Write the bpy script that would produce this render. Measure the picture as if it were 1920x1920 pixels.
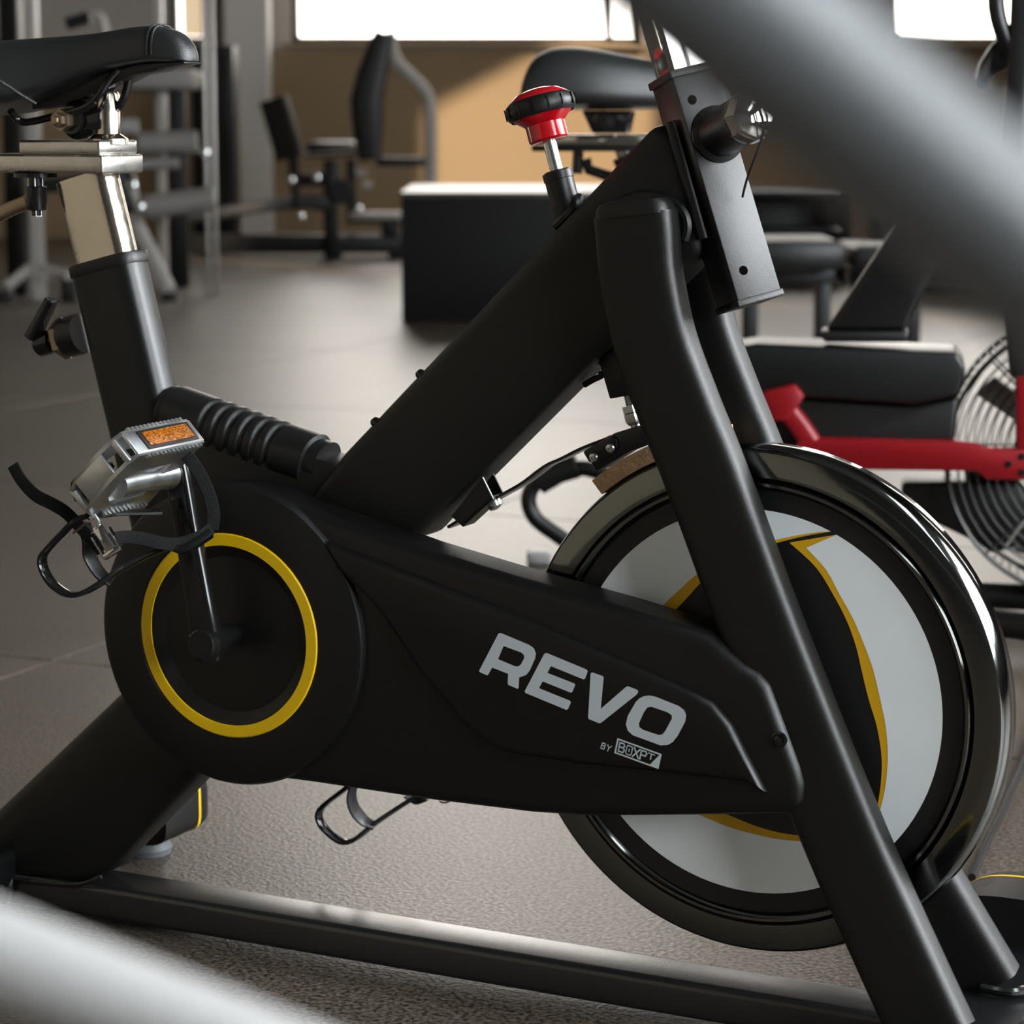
import bpy, bmesh, math, random
from mathutils import Vector, Matrix, geometry
random.seed(4)
C = bpy.context.scene.collection
S = bpy.context.scene
for o in list(bpy.data.objects):
    bpy.data.objects.remove(o)
V = Vector
PI = math.pi

# ------------------------------------------------------------------ camera
F = 4700.0                      # focal length for a 1920 px wide frame
PITCH, YAW = 0.15835, 0.45867   # camera pitch; angle of the bike to the picture plane
HC, DB = 0.845, 2.35            # camera height; distance of the bike's origin
cam_d = bpy.data.cameras.new('camera')
cam = bpy.data.objects.new('camera', cam_d)
C.objects.link(cam)
cam.location = (0, 0, HC)
cam.rotation_euler = (PI/2 - PITCH, 0, 0)
cam_d.sensor_width = 36
cam_d.sensor_fit = 'HORIZONTAL'
cam_d.lens = 36*F/1920
cam_d.dof.use_dof = True
cam_d.dof.focus_distance = 2.33
cam_d.dof.aperture_fstop = cam_d.lens/10.5
cam_d.clip_start = 0.02
S.camera = cam

# ------------------------------------------------------------------ light
W = bpy.data.worlds.new('sky')
S.world = W
W.use_nodes = True
bg = W.node_tree.nodes['Background']
bg.inputs[0].default_value = (1.0, 0.945, 0.87, 1)
bg.inputs[1].default_value = 6.8
sun_d = bpy.data.lights.new('sun', 'SUN')
sun_d.energy = 9.5
sun_d.angle = math.radians(1.2)
sun_d.color = (1.0, 0.82, 0.6)
sun = bpy.data.objects.new('sun', sun_d)
C.objects.link(sun)
SUN_DIR = V((-1.0, 1.2, -0.52)).normalized()
sun.rotation_euler = SUN_DIR.to_track_quat('-Z', 'Y').to_euler()
sun.location = (12, -6, 8)
NEAR_WINDOW_LIGHT = 22.0
OVERHEAD_LIGHT = 15.0
vs = S.view_settings
vs.view_transform = 'Standard'
vs.look = 'None'
vs.gamma = 1.0
vs.use_curve_mapping = False
vs.exposure = 0.12

# ------------------------------------------------------------------ helpers
cp, sp = math.cos(PITCH), math.sin(PITCH)
ca, sa = math.cos(YAW), math.sin(YAW)

def ray(px, py):
    x, y = (px-960)/F, -(py-960)/F
    return V((x, cp + y*sp, -sp + y*cp))

def wp(px, py, Y):
    """world point at depth Y"""
    d = ray(px, py)
    return V((0, 0, HC)) + d*(Y/d.y)

def fl(px, py):
    """world point on the floor"""
    d = ray(px, py)
    return V((0, 0, HC)) + d*(-HC/d.z)

def bp(px, py, yb=0.0):
    """point of the bike (x forward, y to its far side, z up) in the lateral plane yb"""
    d = ray(px, py)
    n = V((sa, ca, 0))
    t = (DB*ca + yb)/d.dot(n)
    q = d*t - V((0, DB, 0))
    return V((q.x*ca - q.y*sa, yb, q.z + HC))

def sock(b, n, v):
    if n in b.inputs:
        b.inputs[n].default_value = v

def mat(name, col, rough=0.5, metal=0.0, bump=0.0, bscale=400.0, var=0.0, vscale=40.0, coat=0.0, col2=None,
        spec=0.5, emit=None, estr=0.0, rvar=0.0, crough=0.1):
    m = bpy.data.materials.new(name)
    m.use_nodes = True
    nt = m.node_tree
    b = nt.nodes['Principled BSDF']
    c4 = (col[0], col[1], col[2], 1)
    sock(b, 'Base Color', c4)
    sock(b, 'Roughness', rough)
    sock(b, 'Metallic', metal)
    sock(b, 'Specular IOR Level', spec)
    sock(b, 'Coat Weight', coat)
    sock(b, 'Coat Roughness', crough)
    if emit:
        sock(b, 'Emission Color', (*emit, 1))
        sock(b, 'Emission Strength', estr)
    tc = nt.nodes.new('ShaderNodeTexCoord')
    if bump > 0:
        n = nt.nodes.new('ShaderNodeTexNoise')
        n.inputs['Scale'].default_value = bscale
        n.inputs['Detail'].default_value = 3
        bu = nt.nodes.new('ShaderNodeBump')
        bu.inputs['Strength'].default_value = bump
        bu.inputs['Distance'].default_value = 0.002
        nt.links.new(tc.outputs['Object'], n.inputs['Vector'])
        nt.links.new(n.outputs['Fac'], bu.inputs['Height'])
        nt.links.new(bu.outputs['Normal'], b.inputs['Normal'])
    if var > 0 or col2 or rvar > 0:
        n = nt.nodes.new('ShaderNodeTexNoise')
        n.inputs['Scale'].default_value = vscale
        n.inputs['Detail'].default_value = 6
        nt.links.new(tc.outputs['Object'], n.inputs['Vector'])
        if var > 0 or col2:
            r = nt.nodes.new('ShaderNodeValToRGB')
            r.color_ramp.elements[0].position = 0.35
            r.color_ramp.elements[1].position = 0.68
            a = col2 if col2 else tuple(x*(1-var) for x in col)
            r.color_ramp.elements[0].color = (*a, 1)
            r.color_ramp.elements[1].color = c4
            nt.links.new(n.outputs['Fac'], r.inputs['Fac'])
            nt.links.new(r.outputs['Color'], b.inputs['Base Color'])
        if rvar > 0:
            mr = nt.nodes.new('ShaderNodeMapRange')
            mr.inputs['To Min'].default_value = max(0.02, rough-rvar)
            mr.inputs['To Max'].default_value = rough+rvar
            nt.links.new(n.outputs['Fac'], mr.inputs['Value'])
            nt.links.new(mr.outputs['Result'], b.inputs['Roughness'])
    return m

M = {}
M['powder'] = mat('black_powder_coat', (0.0042, 0.0044, 0.0038), 0.40, 0, 0.22, 1500, spec=0.42)
M['powder_smooth'] = mat('black_satin_paint', (0.0042, 0.0045, 0.0047), 0.33, 0, 0.12, 1500, spec=0.48)
M['guard'] = mat('black_satin_plastic', (0.0038, 0.0038, 0.0035), 0.38, 0, 0.14, 1400, spec=0.42)
M['gloss'] = mat('gloss_black', (0.006, 0.006, 0.006), 0.16, 0, spec=0.55)
M['rubber'] = mat('black_rubber', (0.006, 0.006, 0.0057), 0.42, 0, 0.12, 500, spec=0.45)
M['chrome'] = mat('chrome', (0.78, 0.76, 0.72), 0.09, 1.0, rvar=0.05, vscale=60)
M['chrome_worn'] = mat('worn_chrome', (0.66, 0.60, 0.50), 0.16, 1.0, 0.05, 300, rvar=0.10, vscale=90)
M['brushed'] = mat('brushed_aluminium', (0.62, 0.60, 0.56), 0.28, 1.0, 0.05, 200, rvar=0.08, vscale=30)
M['rim'] = mat('dark_polished_steel', (0.17, 0.175, 0.165), 0.10, 1.0, rvar=0.04, vscale=25)
M['steel'] = mat('zinc_steel', (0.62, 0.64, 0.63), 0.25, 1.0)
M['alu'] = mat('cast_aluminium', (0.60, 0.62, 0.62), 0.34, 1.0, 0.12, 160, rvar=0.1, vscale=50)
M['brass'] = mat('yellowed_zinc', (0.34, 0.27, 0.19), 0.34, 1.0)
M['white'] = mat('white_print', (0.88, 0.93, 0.94), 0.42, 0, var=0.04, vscale=12)
M['letter'] = mat('pale_grey_print', (0.50, 0.55, 0.57), 0.5)
M['blackprint'] = mat('black_print', (0.008, 0.008, 0.008), 0.42)
M['yellow'] = mat('yellow_plastic', (0.74, 0.47, 0.0), 0.45)
M['yellow2'] = mat('amber_yellow_print', (0.72, 0.40, 0.005), 0.45)
M['red'] = mat('red_gloss_plastic', (0.52, 0.004, 0.010), 0.18, coat=0.6)
M['redpaint'] = mat('red_paint', (0.19, 0.0025, 0.006), 0.36, spec=0.4)
M['felt'] = mat('tan_felt', (0.62, 0.40, 0.22), 0.95, 0, 0.6, 250, var=0.3, vscale=60)
M['leather'] = mat('black_synthetic_leather', (0.013, 0.014, 0.014), 0.38, 0, 0.25, 700)
M['pad'] = mat('black_vinyl', (0.006, 0.006, 0.006), 0.42, spec=0.4)
M['padgrey'] = mat('grey_foam_roller', (0.20, 0.19, 0.18), 0.6)
M['webbing'] = mat('black_webbing', (0.006, 0.006, 0.006), 0.8, 0, 0.5, 900, spec=0.2)
M['machine'] = mat('grey_machine_paint', (0.30, 0.28, 0.26), 0.4)
M['machine_dark'] = mat('dark_machine_paint', (0.006, 0.006, 0.006), 0.45, spec=0.3)
M['box'] = mat('black_plywood_coat', (0.005, 0.005, 0.005), 0.6, spec=0.2)
M['foreground_grey'] = mat('satin_grey_paint', (0.085, 0.092, 0.096), 0.36, metal=0.0, spec=1.0)
M['foreground_white'] = mat('white_paint', (0.30, 0.297, 0.29), 0.45)
M['sill'] = mat('dark_brown_frame', (0.09, 0.065, 0.045), 0.5)
M['tan'] = mat('tan_wall_paint', (0.25, 0.175, 0.10), 0.8, 0, 0.1, 60, var=0.06, vscale=2)
M['wallgrey'] = mat('warm_grey_plaster', (0.36, 0.33, 0.30), 0.85, 0, 0.1, 60)
M['pillar'] = mat('light_grey_pillar_paint', (0.58, 0.56, 0.53), 0.8, 0, 0.1, 60)
M['walldark'] = mat('dark_grey_plaster', (0.04, 0.039, 0.037), 0.9)
M['ceiling'] = mat('black_ceiling_paint', (0.035, 0.034, 0.033), 0.9)
M['wallbeige'] = mat('beige_plaster', (0.26, 0.22, 0.165), 0.9)
M['pane_lit'] = mat('frosted_daylit_glass', (0.8, 0.85, 0.9), 0.6, emit=(0.93, 0.97, 1.0), estr=NEAR_WINDOW_LIGHT)
M['blind'] = mat('cream_blind_sun_glow', (0.8, 0.68, 0.5), 0.8, emit=(1.0, 0.74, 0.46), estr=0.55)  # glow stands in for sunlight on the blind
M['rod'] = mat('satin_steel_rod', (0.42, 0.40, 0.38), 0.45, 1.0)
M['wire'] = mat('black_wire', (0.010, 0.010, 0.010), 0.4)
M['lid'] = mat('black_lid_window_sheen', (0.05, 0.048, 0.045), 0.3, spec=0.6)  # base paler than the box, carrying the window reflection on its top
M['bar'] = mat('black_semi_gloss_paint', (0.011, 0.011, 0.011), 0.27, 0, 0.06, 700, spec=0.9)
M['hole'] = mat('dark_hole', (0.002, 0.002, 0.002), 0.9, spec=0.0)
M['footgrey'] = mat('grey_rubber_foot', (0.10, 0.11, 0.115), 0.6)

def rubber_floor():
    m = bpy.data.materials.new('speckled_rubber_floor')
    m.use_nodes = True
    nt = m.node_tree
    b = nt.nodes['Principled BSDF']
    tc = nt.nodes.new('ShaderNodeTexCoord')
    n1 = nt.nodes.new('ShaderNodeTexNoise'); n1.inputs['Scale'].default_value = 190; n1.inputs['Detail'].default_value = 4
    n2 = nt.nodes.new('ShaderNodeTexNoise'); n2.inputs['Scale'].default_value = 2.2; n2.inputs['Detail'].default_value = 5
    r1 = nt.nodes.new('ShaderNodeValToRGB')
    r1.color_ramp.elements[0].position = 0.36; r1.color_ramp.elements[0].color = (0.012, 0.0100, 0.008, 1)
    r1.color_ramp.elements[1].position = 0.66; r1.color_ramp.elements[1].color = (0.165, 0.133, 0.103, 1)
    r2 = nt.nodes.new('ShaderNodeValToRGB')
    r2.color_ramp.elements[0].position = 0.3; r2.color_ramp.elements[0].color = (0.72, 0.72, 0.74, 1)
    r2.color_ramp.elements[1].position = 0.7; r2.color_ramp.elements[1].color = (1.0, 1.0, 1.0, 1)
    mx = nt.nodes.new('ShaderNodeMix'); mx.data_type = 'RGBA'; mx.blend_type = 'MULTIPLY'
    mx.inputs['Factor'].default_value = 1.0
    bu = nt.nodes.new('ShaderNodeBump'); bu.inputs['Strength'].default_value = 0.45; bu.inputs['Distance'].default_value = 0.002
    L = nt.links.new
    L(tc.outputs['Object'], n1.inputs['Vector']); L(tc.outputs['Object'], n2.inputs['Vector'])
    L(n1.outputs['Fac'], r1.inputs['Fac']); L(n2.outputs['Fac'], r2.inputs['Fac'])
    L(r1.outputs['Color'], mx.inputs[6]); L(r2.outputs['Color'], mx.inputs[7])
    L(mx.outputs[2], b.inputs['Base Color'])
    L(n1.outputs['Fac'], bu.inputs['Height']); L(bu.outputs['Normal'], b.inputs['Normal'])
    b.inputs['Roughness'].default_value = 0.37
    return m
M['floor'] = rubber_floor()

def glass_mat():
    m = bpy.data.materials.new('window_glass')
    m.use_nodes = True
    nt = m.node_tree
    out = nt.nodes['Material Output']
    nt.nodes.remove(nt.nodes['Principled BSDF'])
    t = nt.nodes.new('ShaderNodeBsdfTransparent')
    g = nt.nodes.new('ShaderNodeBsdfGlossy'); g.inputs['Roughness'].default_value = 0.02
    mx = nt.nodes.new('ShaderNodeMixShader'); mx.inputs['Fac'].default_value = 0.06
    nt.links.new(t.outputs[0], mx.inputs[1]); nt.links.new(g.outputs[0], mx.inputs[2])
    nt.links.new(mx.outputs[0], out.inputs['Surface'])
    return m
M['glass'] = glass_mat()

def amber():
    m = bpy.data.materials.new('amber_reflector')
    m.use_nodes = True
    nt = m.node_tree
    b = nt.nodes['Principled BSDF']
    tc = nt.nodes.new('ShaderNodeTexCoord')
    v = nt.nodes.new('ShaderNodeTexVoronoi'); v.inputs['Scale'].default_value = 420
    r = nt.nodes.new('ShaderNodeValToRGB')
    r.color_ramp.elements[0].color = (0.45, 0.14, 0.004, 1); r.color_ramp.elements[1].color = (0.13, 0.03, 0.0, 1)
    r.color_ramp.elements[1].position = 0.8
    bu = nt.nodes.new('ShaderNodeBump'); bu.inputs['Strength'].default_value = 0.6; bu.inputs['Distance'].default_value = 0.001
    nt.links.new(tc.outputs['Object'], v.inputs['Vector'])
    nt.links.new(v.outputs['Distance'], r.inputs['Fac'])
    nt.links.new(r.outputs['Color'], b.inputs['Base Color'])
    nt.links.new(v.outputs['Distance'], bu.inputs['Height'])
    nt.links.new(bu.outputs['Normal'], b.inputs['Normal'])
    b.inputs['Roughness'].default_value = 0.25
    return m
M['amber'] = amber()

class MB:
    """collects shapes, builds them as ONE mesh object"""
    def __init__(self):
        self.v = []; self.f = []
    def add(self, vs, fs):
        k = len(self.v)
        self.v += [V(p) for p in vs]
        self.f += [tuple(i+k for i in q) for q in fs]
        return self
    def addbm(self, bm):
        bm.verts.index_update()
        self.add([v.co.copy() for v in bm.verts], [[v.index for v in q.verts] for q in bm.faces])
        bm.free()
        return self
    def prism(self, pts, vec, bevel=0.0, seg=2, edges='all'):
        """polygon pts (3D, planar) pushed along vec"""
        bm = bmesh.new()
        a = [bm.verts.new(p) for p in pts]
        b = [bm.verts.new(V(p)+V(vec)) for p in pts]
        n = len(pts)
        bm.faces.new(a); bm.faces.new(b[::-1])
        for i in range(n):
            bm.faces.new((a[i], b[i], b[(i+1) % n], a[(i+1) % n]))
        bmesh.ops.recalc_face_normals(bm, faces=bm.faces)
        if bevel > 0:
            if edges == 'all':
                es = [e for e in bm.edges if e.calc_face_angle(0) > 0.35]
            else:                                   # only the rim of the pushed end
                sb = set(b)
                es = [e for e in bm.edges if e.verts[0] in sb and e.verts[1] in sb]
            bmesh.ops.bevel(bm, geom=es, offset=bevel, segments=seg, affect='EDGES', profile=0.5, clamp_overlap=True)
        return self.addbm(bm)
    def box(self, c, size, R=None, bevel=0.0, seg=2):
        sx, sy, sz = (q/2 for q in size)
        R = R or Matrix.Identity(3)
        c = V(c)
        pts = [c + R @ V(q) for q in ((-sx, -sy, -sz), (sx, -sy, -sz), (sx, sy, -sz), (-sx, sy, -sz))]
        return self.prism(pts, R @ V((0, 0, 2*sz)), bevel, seg)
    def sweep(self, pts, w, h, ref=(0, 1, 0), n=16, power=2.0, cap=True, scales=None):
        """superellipse section swept along pts: h lies along ref, w across it"""
        pts = [V(p) for p in pts]
        ref = V(ref)
        rings = []
        m = len(pts)
        for i, p in enumerate(pts):
            t = (pts[min(i+1, m-1)] - pts[max(i-1, 0)]).normalized()
            r = ref - t*ref.dot(t)
            if r.length < 1e-4:
                r = V((1, 0, 0)) - t*t.x
            r.normalize()
            s = t.cross(r)
            k = scales[i] if scales else 1.0
            rg = []
            for j in range(n):
                a = 2*PI*(j+0.5)/n
                c_, s_ = math.cos(a), math.sin(a)
                x = math.copysign(abs(c_)**(2/power), c_)*w/2*k
                y = math.copysign(abs(s_)**(2/power), s_)*h/2*k
                rg.append(p + s*x + r*y)
            rings.append(rg)
        vs_ = [q for rg in rings for q in rg]
        fs = []
        for i in range(m-1):
            for j in range(n):
                j2 = (j+1) % n
                fs.append((i*n+j, i*n+j2, (i+1)*n+j2, (i+1)*n+j))
        if cap:
            fs.append(tuple(range(n-1, -1, -1)))
            fs.append(tuple((m-1)*n+j for j in range(n)))
        return self.add(vs_, fs)
    def tube(self, pts, r, n=12, ref=(0, 1, 0.01), cap=True):
        return self.sweep(pts, 2*r, 2*r, ref, n, 2.0, cap)
    def lathe(self, o, axis, prof, n=48, ref=(0, 0, 1)):
        """profile of (radius, distance along axis)"""
        o, t = V(o), V(axis).normalized()
        r = V(ref) - t*V(ref).dot(t)
        if r.length < 1e-3:
            r = V((1, 0, 0)) - t*t.x
        r.normalize()
        s = t.cross(r)
        vs_, fs, idx = [], [], []
        for (rad, d) in prof:
            if rad < 1e-7:
                idx.append([len(vs_)]*n); vs_.append(o + t*d)
            else:
                k = len(vs_)
                for j in range(n):
                    a = 2*PI*j/n
                    vs_.append(o + t*d + r*(rad*math.cos(a)) + s*(rad*math.sin(a)))
                idx.append([k+j for j in range(n)])
        for i in range(len(prof)-1):
            for j in range(n):
                j2 = (j+1) % n
                q = []
                for x in (idx[i][j], idx[i][j2], idx[i+1][j2], idx[i+1][j]):
                    if x not in q:
                        q.append(x)
                if len(q) > 2:
                    fs.append(tuple(q))
        return self.add(vs_, fs)
    def poly(self, outer, holes=()):
        """flat polygon with holes"""
        loops = [list(outer)] + [list(h) for h in holes]
        tri = geometry.tessellate_polygon(loops)
        return self.add([p for l in loops for p in l], [tuple(t) for t in tri])
    def build(self, name, m, parent=None, smooth=35, merge=True):
        me = bpy.data.meshes.new(name)
        bm = bmesh.new()
        vv = [bm.verts.new(p) for p in self.v]
        for q in self.f:
            try:
                bm.faces.new([vv[i] for i in q])
            except ValueError:
                pass
        if merge:
            bmesh.ops.remove_doubles(bm, verts=bm.verts, dist=1e-6)
        bmesh.ops.recalc_face_normals(bm, faces=bm.faces)
        bm.to_mesh(me); bm.free()
        if smooth:
            me.shade_smooth()
            me.set_sharp_from_angle(angle=math.radians(smooth))
        me.materials.append(M[m] if isinstance(m, str) else m)
        o = bpy.data.objects.new(name, me)
        C.objects.link(o)
        if parent:
            o.parent = parent
        return o

def empty(name, loc=(0, 0, 0), rz=0.0):
    o = bpy.data.objects.new(name, None)
    o.empty_display_size = 0.1
    C.objects.link(o)
    o.location = loc
    o.rotation_euler = (0, 0, rz)
    return o

def tag(o, label=None, cat=None, group=None, kind=None):
    if label: o['label'] = label
    if cat: o['category'] = cat
    if group: o['group'] = group
    if kind: o['kind'] = kind
    return o

def smooth_path(pts, n=6):
    """Catmull-Rom through pts"""
    pts = [V(p) for p in pts]
    out = []
    for i in range(len(pts)-1):
        p0 = pts[max(i-1, 0)]; p1 = pts[i]; p2 = pts[i+1]; p3 = pts[min(i+2, len(pts)-1)]
        for k in range(n):
            t = k/n
            out.append(0.5*((2*p1) + (p2-p0)*t + (2*p0-5*p1+4*p2-p3)*t*t + (3*p1-p0-3*p2+p3)*t**3))
    out.append(pts[-1])
    return out

# ================================================================== THE ROOM
YW = 17.0                       # back wall
XL, XR, Y0, ZC = -5.2, 4.2, -5.0, 5.2
def struct(o):
    o['kind'] = 'structure'
    return o

floor = struct(MB().box((-0.5, 6.0, -0.04), (9.6, 22.6, 0.05)).build('floor', 'walldark', smooth=0))
# rubber tiles, one by one, laid at an angle to the wall
TA = math.radians(-23.5)
tx, ty = V((math.cos(TA), math.sin(TA), 0)), V((-math.sin(TA), math.cos(TA), 0))
TW, TH = 2.0, 1.58
def tile_mesh():
    bm = bmesh.new()
    def loop(g, z):
        a, b = TW/2-g, TH/2-g
        return [bm.verts.new((x, y, z)) for x, y in ((-a, -b), (a, -b), (a, b), (-a, b))]
    a, d, e = loop(0.0015, -0.015), loop(0.0015, -0.002), loop(0.004, 0.0)
    for i in range(4):
        j = (i+1) % 4
        bm.faces.new((a[i], a[j], d[j], d[i])); bm.faces.new((d[i], d[j], e[j], e[i]))
    bm.faces.new(e)
    me = bpy.data.meshes.new('rubber_tile')
    bm.to_mesh(me); bm.free()
    me.materials.append(M['floor'])
    return me
t_me = tile_mesh()
rest = MB()
for i in range(-9, 9):
    for j in range(-6, 12):
        c = tx*(-4.18 + TW*(i+0.5)) + ty*(4.80 + TH*(j+0.5))
        if not (XL-1.0 < c.x < XR+1.0 and Y0-1.0 < c.y < YW+1.0):
            continue
        if c.y < 0.2 or abs(c.x) > 0.21*c.y + 1.5:        # not in view
            k = [c+tx*a+ty*b for a, b in ((-TW/2, -TH/2), (TW/2, -TH/2), (TW/2, TH/2), (-TW/2, TH/2))]
            rest.add(k, [(0, 1, 2, 3)])
            continue
        o = bpy.data.objects.new('rubber_tile', t_me)
        C.objects.link(o)
        o.location = c
        o.rotation_euler = (0, 0, TA)
        o.parent = floor
r_ = rest.build('rubber_tile_field', 'floor', floor, smooth=0)
r_['kind'] = 'stuff'

struct(MB().box((-0.5, 6.0, ZC+0.1), (9.8, 22.8, 0.2)).build('ceiling', 'ceiling', smooth=0))
struct(MB().box((XL-0.1, 6.0, ZC/2), (0.2, 22.4, ZC)).build('wall_left', 'wallbeige', smooth=0))
struct(MB().box((-0.5, Y0-0.1, ZC/2), (9.8, 0.2, ZC)).build('wall_front', 'walldark', smooth=0))

# back wall with its window openings
def zx(px, py, Y=YW):
    q = wp(px, py, Y)
    return q.x, q.z
x_w1, z_s = zx(545, 84)
x_w2, _ = zx(1204, 84)
x_w3, z_s2 = zx(1668, 76)
x_p0, _ = zx(430, 200); x_p1, _ = zx(512, 200)
z_s = (z_s+z_s2)/2
z_t = 4.8
bw = MB()
def wall_rect(mb, x0, x1, z0, z1, y0=YW, th=0.25):
    mb.box(((x0+x1)/2, y0+th/2, (z0+z1)/2), (x1-x0, th, z1-z0))
dado = z_s - 0.05
z_c = 2.9
x_c0, x_c1 = zx(400, 0)[0], zx(1900, 0)[0]
x_b0, x_b1 = zx(316, 0)[0], zx(396, 0)[0]
wall_rect(bw, XL, XR, dado, z_s); wall_rect(bw, XL, XR, z_t, ZC)
wall_rect(bw, XL, x_b0, z_s, z_c); wall_rect(bw, x_b1, x_w1, z_s, z_c); wall_rect(bw, x_w2, x_w3, z_s, z_c)
wall_rect(bw, XR-0.15, XR, z_s, z_c)
wall_rect(bw, XL, x_c0, z_c, z_t); wall_rect(bw, x_c1, XR, z_c, z_t)
wall_back = struct(bw.build('wall_back', 'wallgrey', smooth=0))
o = MB(); wall_rect(o, XL, XR, -0.02, dado)
o = o.build('tan_dado', 'tan', wall_back, smooth=0)
struct(MB().box(((x_p0+x_p1)/2, YW-0.13, ZC/2), (x_p1-x_p0, 0.25, ZC), bevel=0.01).build('trim_1', 'pillar', smooth=0))
# tan lower pilaster face and window sills
struct(MB().box(((x_w1+x_w2)/2, YW-0.05, z_s-0.02), (x_w2-x_w1+0.1, 0.1, 0.03), bevel=0.005).build('trim_2', 'tan', smooth=0))
struct(MB().box(((x_w3+XR)/2, YW-0.05, z_s-0.02), (XR-x_w3, 0.1, 0.03), bevel=0.005).build('trim_3', 'tan', smooth=0))

def window(name, x0, x1, z0, z1, mull, pane='glass'):
    w = empty(name, ((x0+x1)/2, YW+0.1, z0))
    struct(w)
    ox, oy, oz = w.location
    fr = MB()
    t = 0.05
    for (a, b, c, d) in ((x0, x1, z0, z0+t*0.8), (x0, x1, z1-t, z1), (x0, x0+t, z0, z1), (x1-t, x1, z0, z1)):
        fr.box(((a+b)/2-ox, 0, (c+d)/2-oz), (b-a, 0.09, d-c))
    for m_ in mull:
        fr.box((m_-ox, 0, (z0+z1)/2-oz), (0.045, 0.09, z1-z0-0.02))
    fr.build('window_frame', 'sill', w, smooth=0)
    xs = [x0+t] + list(mull) + [x1-t]
    for a, b in zip(xs[:-1], xs[1:]):
        MB().box(((a+b)/2-ox, 0.02, (z0+z1)/2-oz), (b-a-0.05, 0.006, z1-z0-0.09)).build('pane', pane, w, smooth=0)
window('window_1', x_w1, x_w2, z_s, z_c, [zx(1143, 50)[0]])
window('window_2', x_w3, XR-0.15, z_s, z_c, [])
window('window_10', x_c0, x_c1, z_c, z_t, [x_c0+(x_c1-x_c0)*k/4 for k in (1, 2, 3)])
window('window_11', x_b0, x_b1, z_s, z_c, [], 'blind')

# right wall: frosted daylit windows near by, clear openings farther back where the sun comes in
rw = MB()
def rbox(y0, y1, z0, z1):
    rw.box((XR+0.12, (y0+y1)/2, (z0+z1)/2), (0.24, y1-y0, z1-z0))
frosted = [(-4.2, -1.6), (-1.1, 1.5), (2.0, 4.4)]
clear = [(6.85, 7.7), (11.0, 13.1)]
ZS, ZH = 1.05, 3.45
opens = sorted(frosted+clear)
rbox(Y0, YW+0.25, 0, ZS); rbox(Y0, YW+0.25, ZH, ZC)
yy = Y0
for a, b in opens:
    rbox(yy, a, ZS, ZH); yy = b
rbox(yy, YW+0.25, ZS, ZH)
struct(rw.build('wall_right', 'walldark', smooth=0))
for k, (a, b) in enumerate(opens):
    w = struct(empty('window_%d' % (k+3), (XR+0.1, (a+b)/2, ZS)))
    fr = MB()
    for (c, d, e, f_) in ((a, b, 0, 0.05), (a, b, ZH-ZS-0.05, ZH-ZS), (a, a+0.05, 0, ZH-ZS), (b-0.05, b, 0, ZH-ZS)):
        fr.box((0, (c+d)/2-(a+b)/2, (e+f_)/2), (0.08, d-c, f_-e))
    fr.build('window_frame', 'sill', w, smooth=0)
    MB().box((0.02, 0, (ZH-ZS)/2), (0.006, b-a-0.1, ZH-ZS-0.1)).build('pane', 'pane_lit' if (a, b) in frosted else 'glass', w, smooth=0)

# unseen light panels added to the right-hand ceiling for overhead highlights, not real windows
M['ceiling_panel_glow'] = mat('added_ceiling_light', (0.8, 0.85, 0.9), 0.6, emit=(0.90, 0.96, 1.0), estr=OVERHEAD_LIGHT)
for k, (a, b) in enumerate(((-3.5, -0.2), (0.2, 3.4))):
    w = struct(empty('window_%d' % (20+k), (3.2, (a+b)/2, ZC-0.06)))
    fr = MB()
    for sx in (-0.42, 0.42):
        fr.box((sx, 0, 0.02), (0.04, b-a, 0.08))
    for sy in (-(b-a)/2, (b-a)/2):
        fr.box((0, sy, 0.02), (0.88, 0.04, 0.08))
    fr.build('window_frame', 'sill', w, smooth=0)
    MB().box((0, 0, 0.0), (0.80, b-a-0.04, 0.01)).build('pane', 'ceiling_panel_glow', w, smooth=0)

# ================================================================== THE SPIN BIKE
bike = empty('spin_bike', (0, DB, 0), -YAW)
tag(bike, 'black indoor spin bike with chrome flywheel and red resistance knob, in sharp focus', 'exercise bike')
Y = V((0, 1, 0))
def bl(pts, yb):
    return [bp(x, y, yb) for x, y in pts]
def pp(pts, y0, y1):
    """pixel polygon at lateral y0 pushed to y1: (points, vector)"""
    return bl(pts, y0), V((0, y1-y0, 0))

# --- base bar
b0, b1 = bp(5, 1690, -0.03), bp(1500, 1895, -0.03)
zb = 0.026
MB().box((-0.07, 0, zb), (1.18, 0.062, 0.036), bevel=0.008, seg=5).build('base_bar', M['bar'], bike)
# --- rear stabiliser with feet
xr_ = -0.580
MB().sweep([V((xr_-0.02, y, 0.050)) for y in (-0.30, 0.17)], 0.045, 0.05, ref=(1, 0, 0), n=24, power=4).build('rear_stabiliser', 'powder_smooth', bike)
for s_, yy in ((1, 0.155), (-1, -0.29)):
    ec = MB().sweep([V((xr_, yy+s_*d_, 0.064)) for d_ in (0, 0.005, 0.075, 0.090, 0.098)], 0.070, 0.144, ref=(1, 0, 0), n=32, power=5.0, scales=[1, 1, 1, 0.95, 0.85]).build('end_cap', 'rubber', bike)
    MB().sweep([V((xr_, yy+s_*d_, 0.064)) for d_ in (0.066, 0.070)], 0.0712, 0.1452, ref=(1, 0, 0), n=32, power=5.0).build('end_stripe', 'yellow', ec)
    MB().lathe((xr_+0.003, yy+s_*0.062, 0.0), (0, 0, 1), [(0, 0), (0.027, 0), (0.0285, 0.007), (0.024, 0.016), (0.020, 0.028), (0.008, 0.032), (0, 0.032)], 28).build('levelling_foot', 'footgrey', bike)
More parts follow.
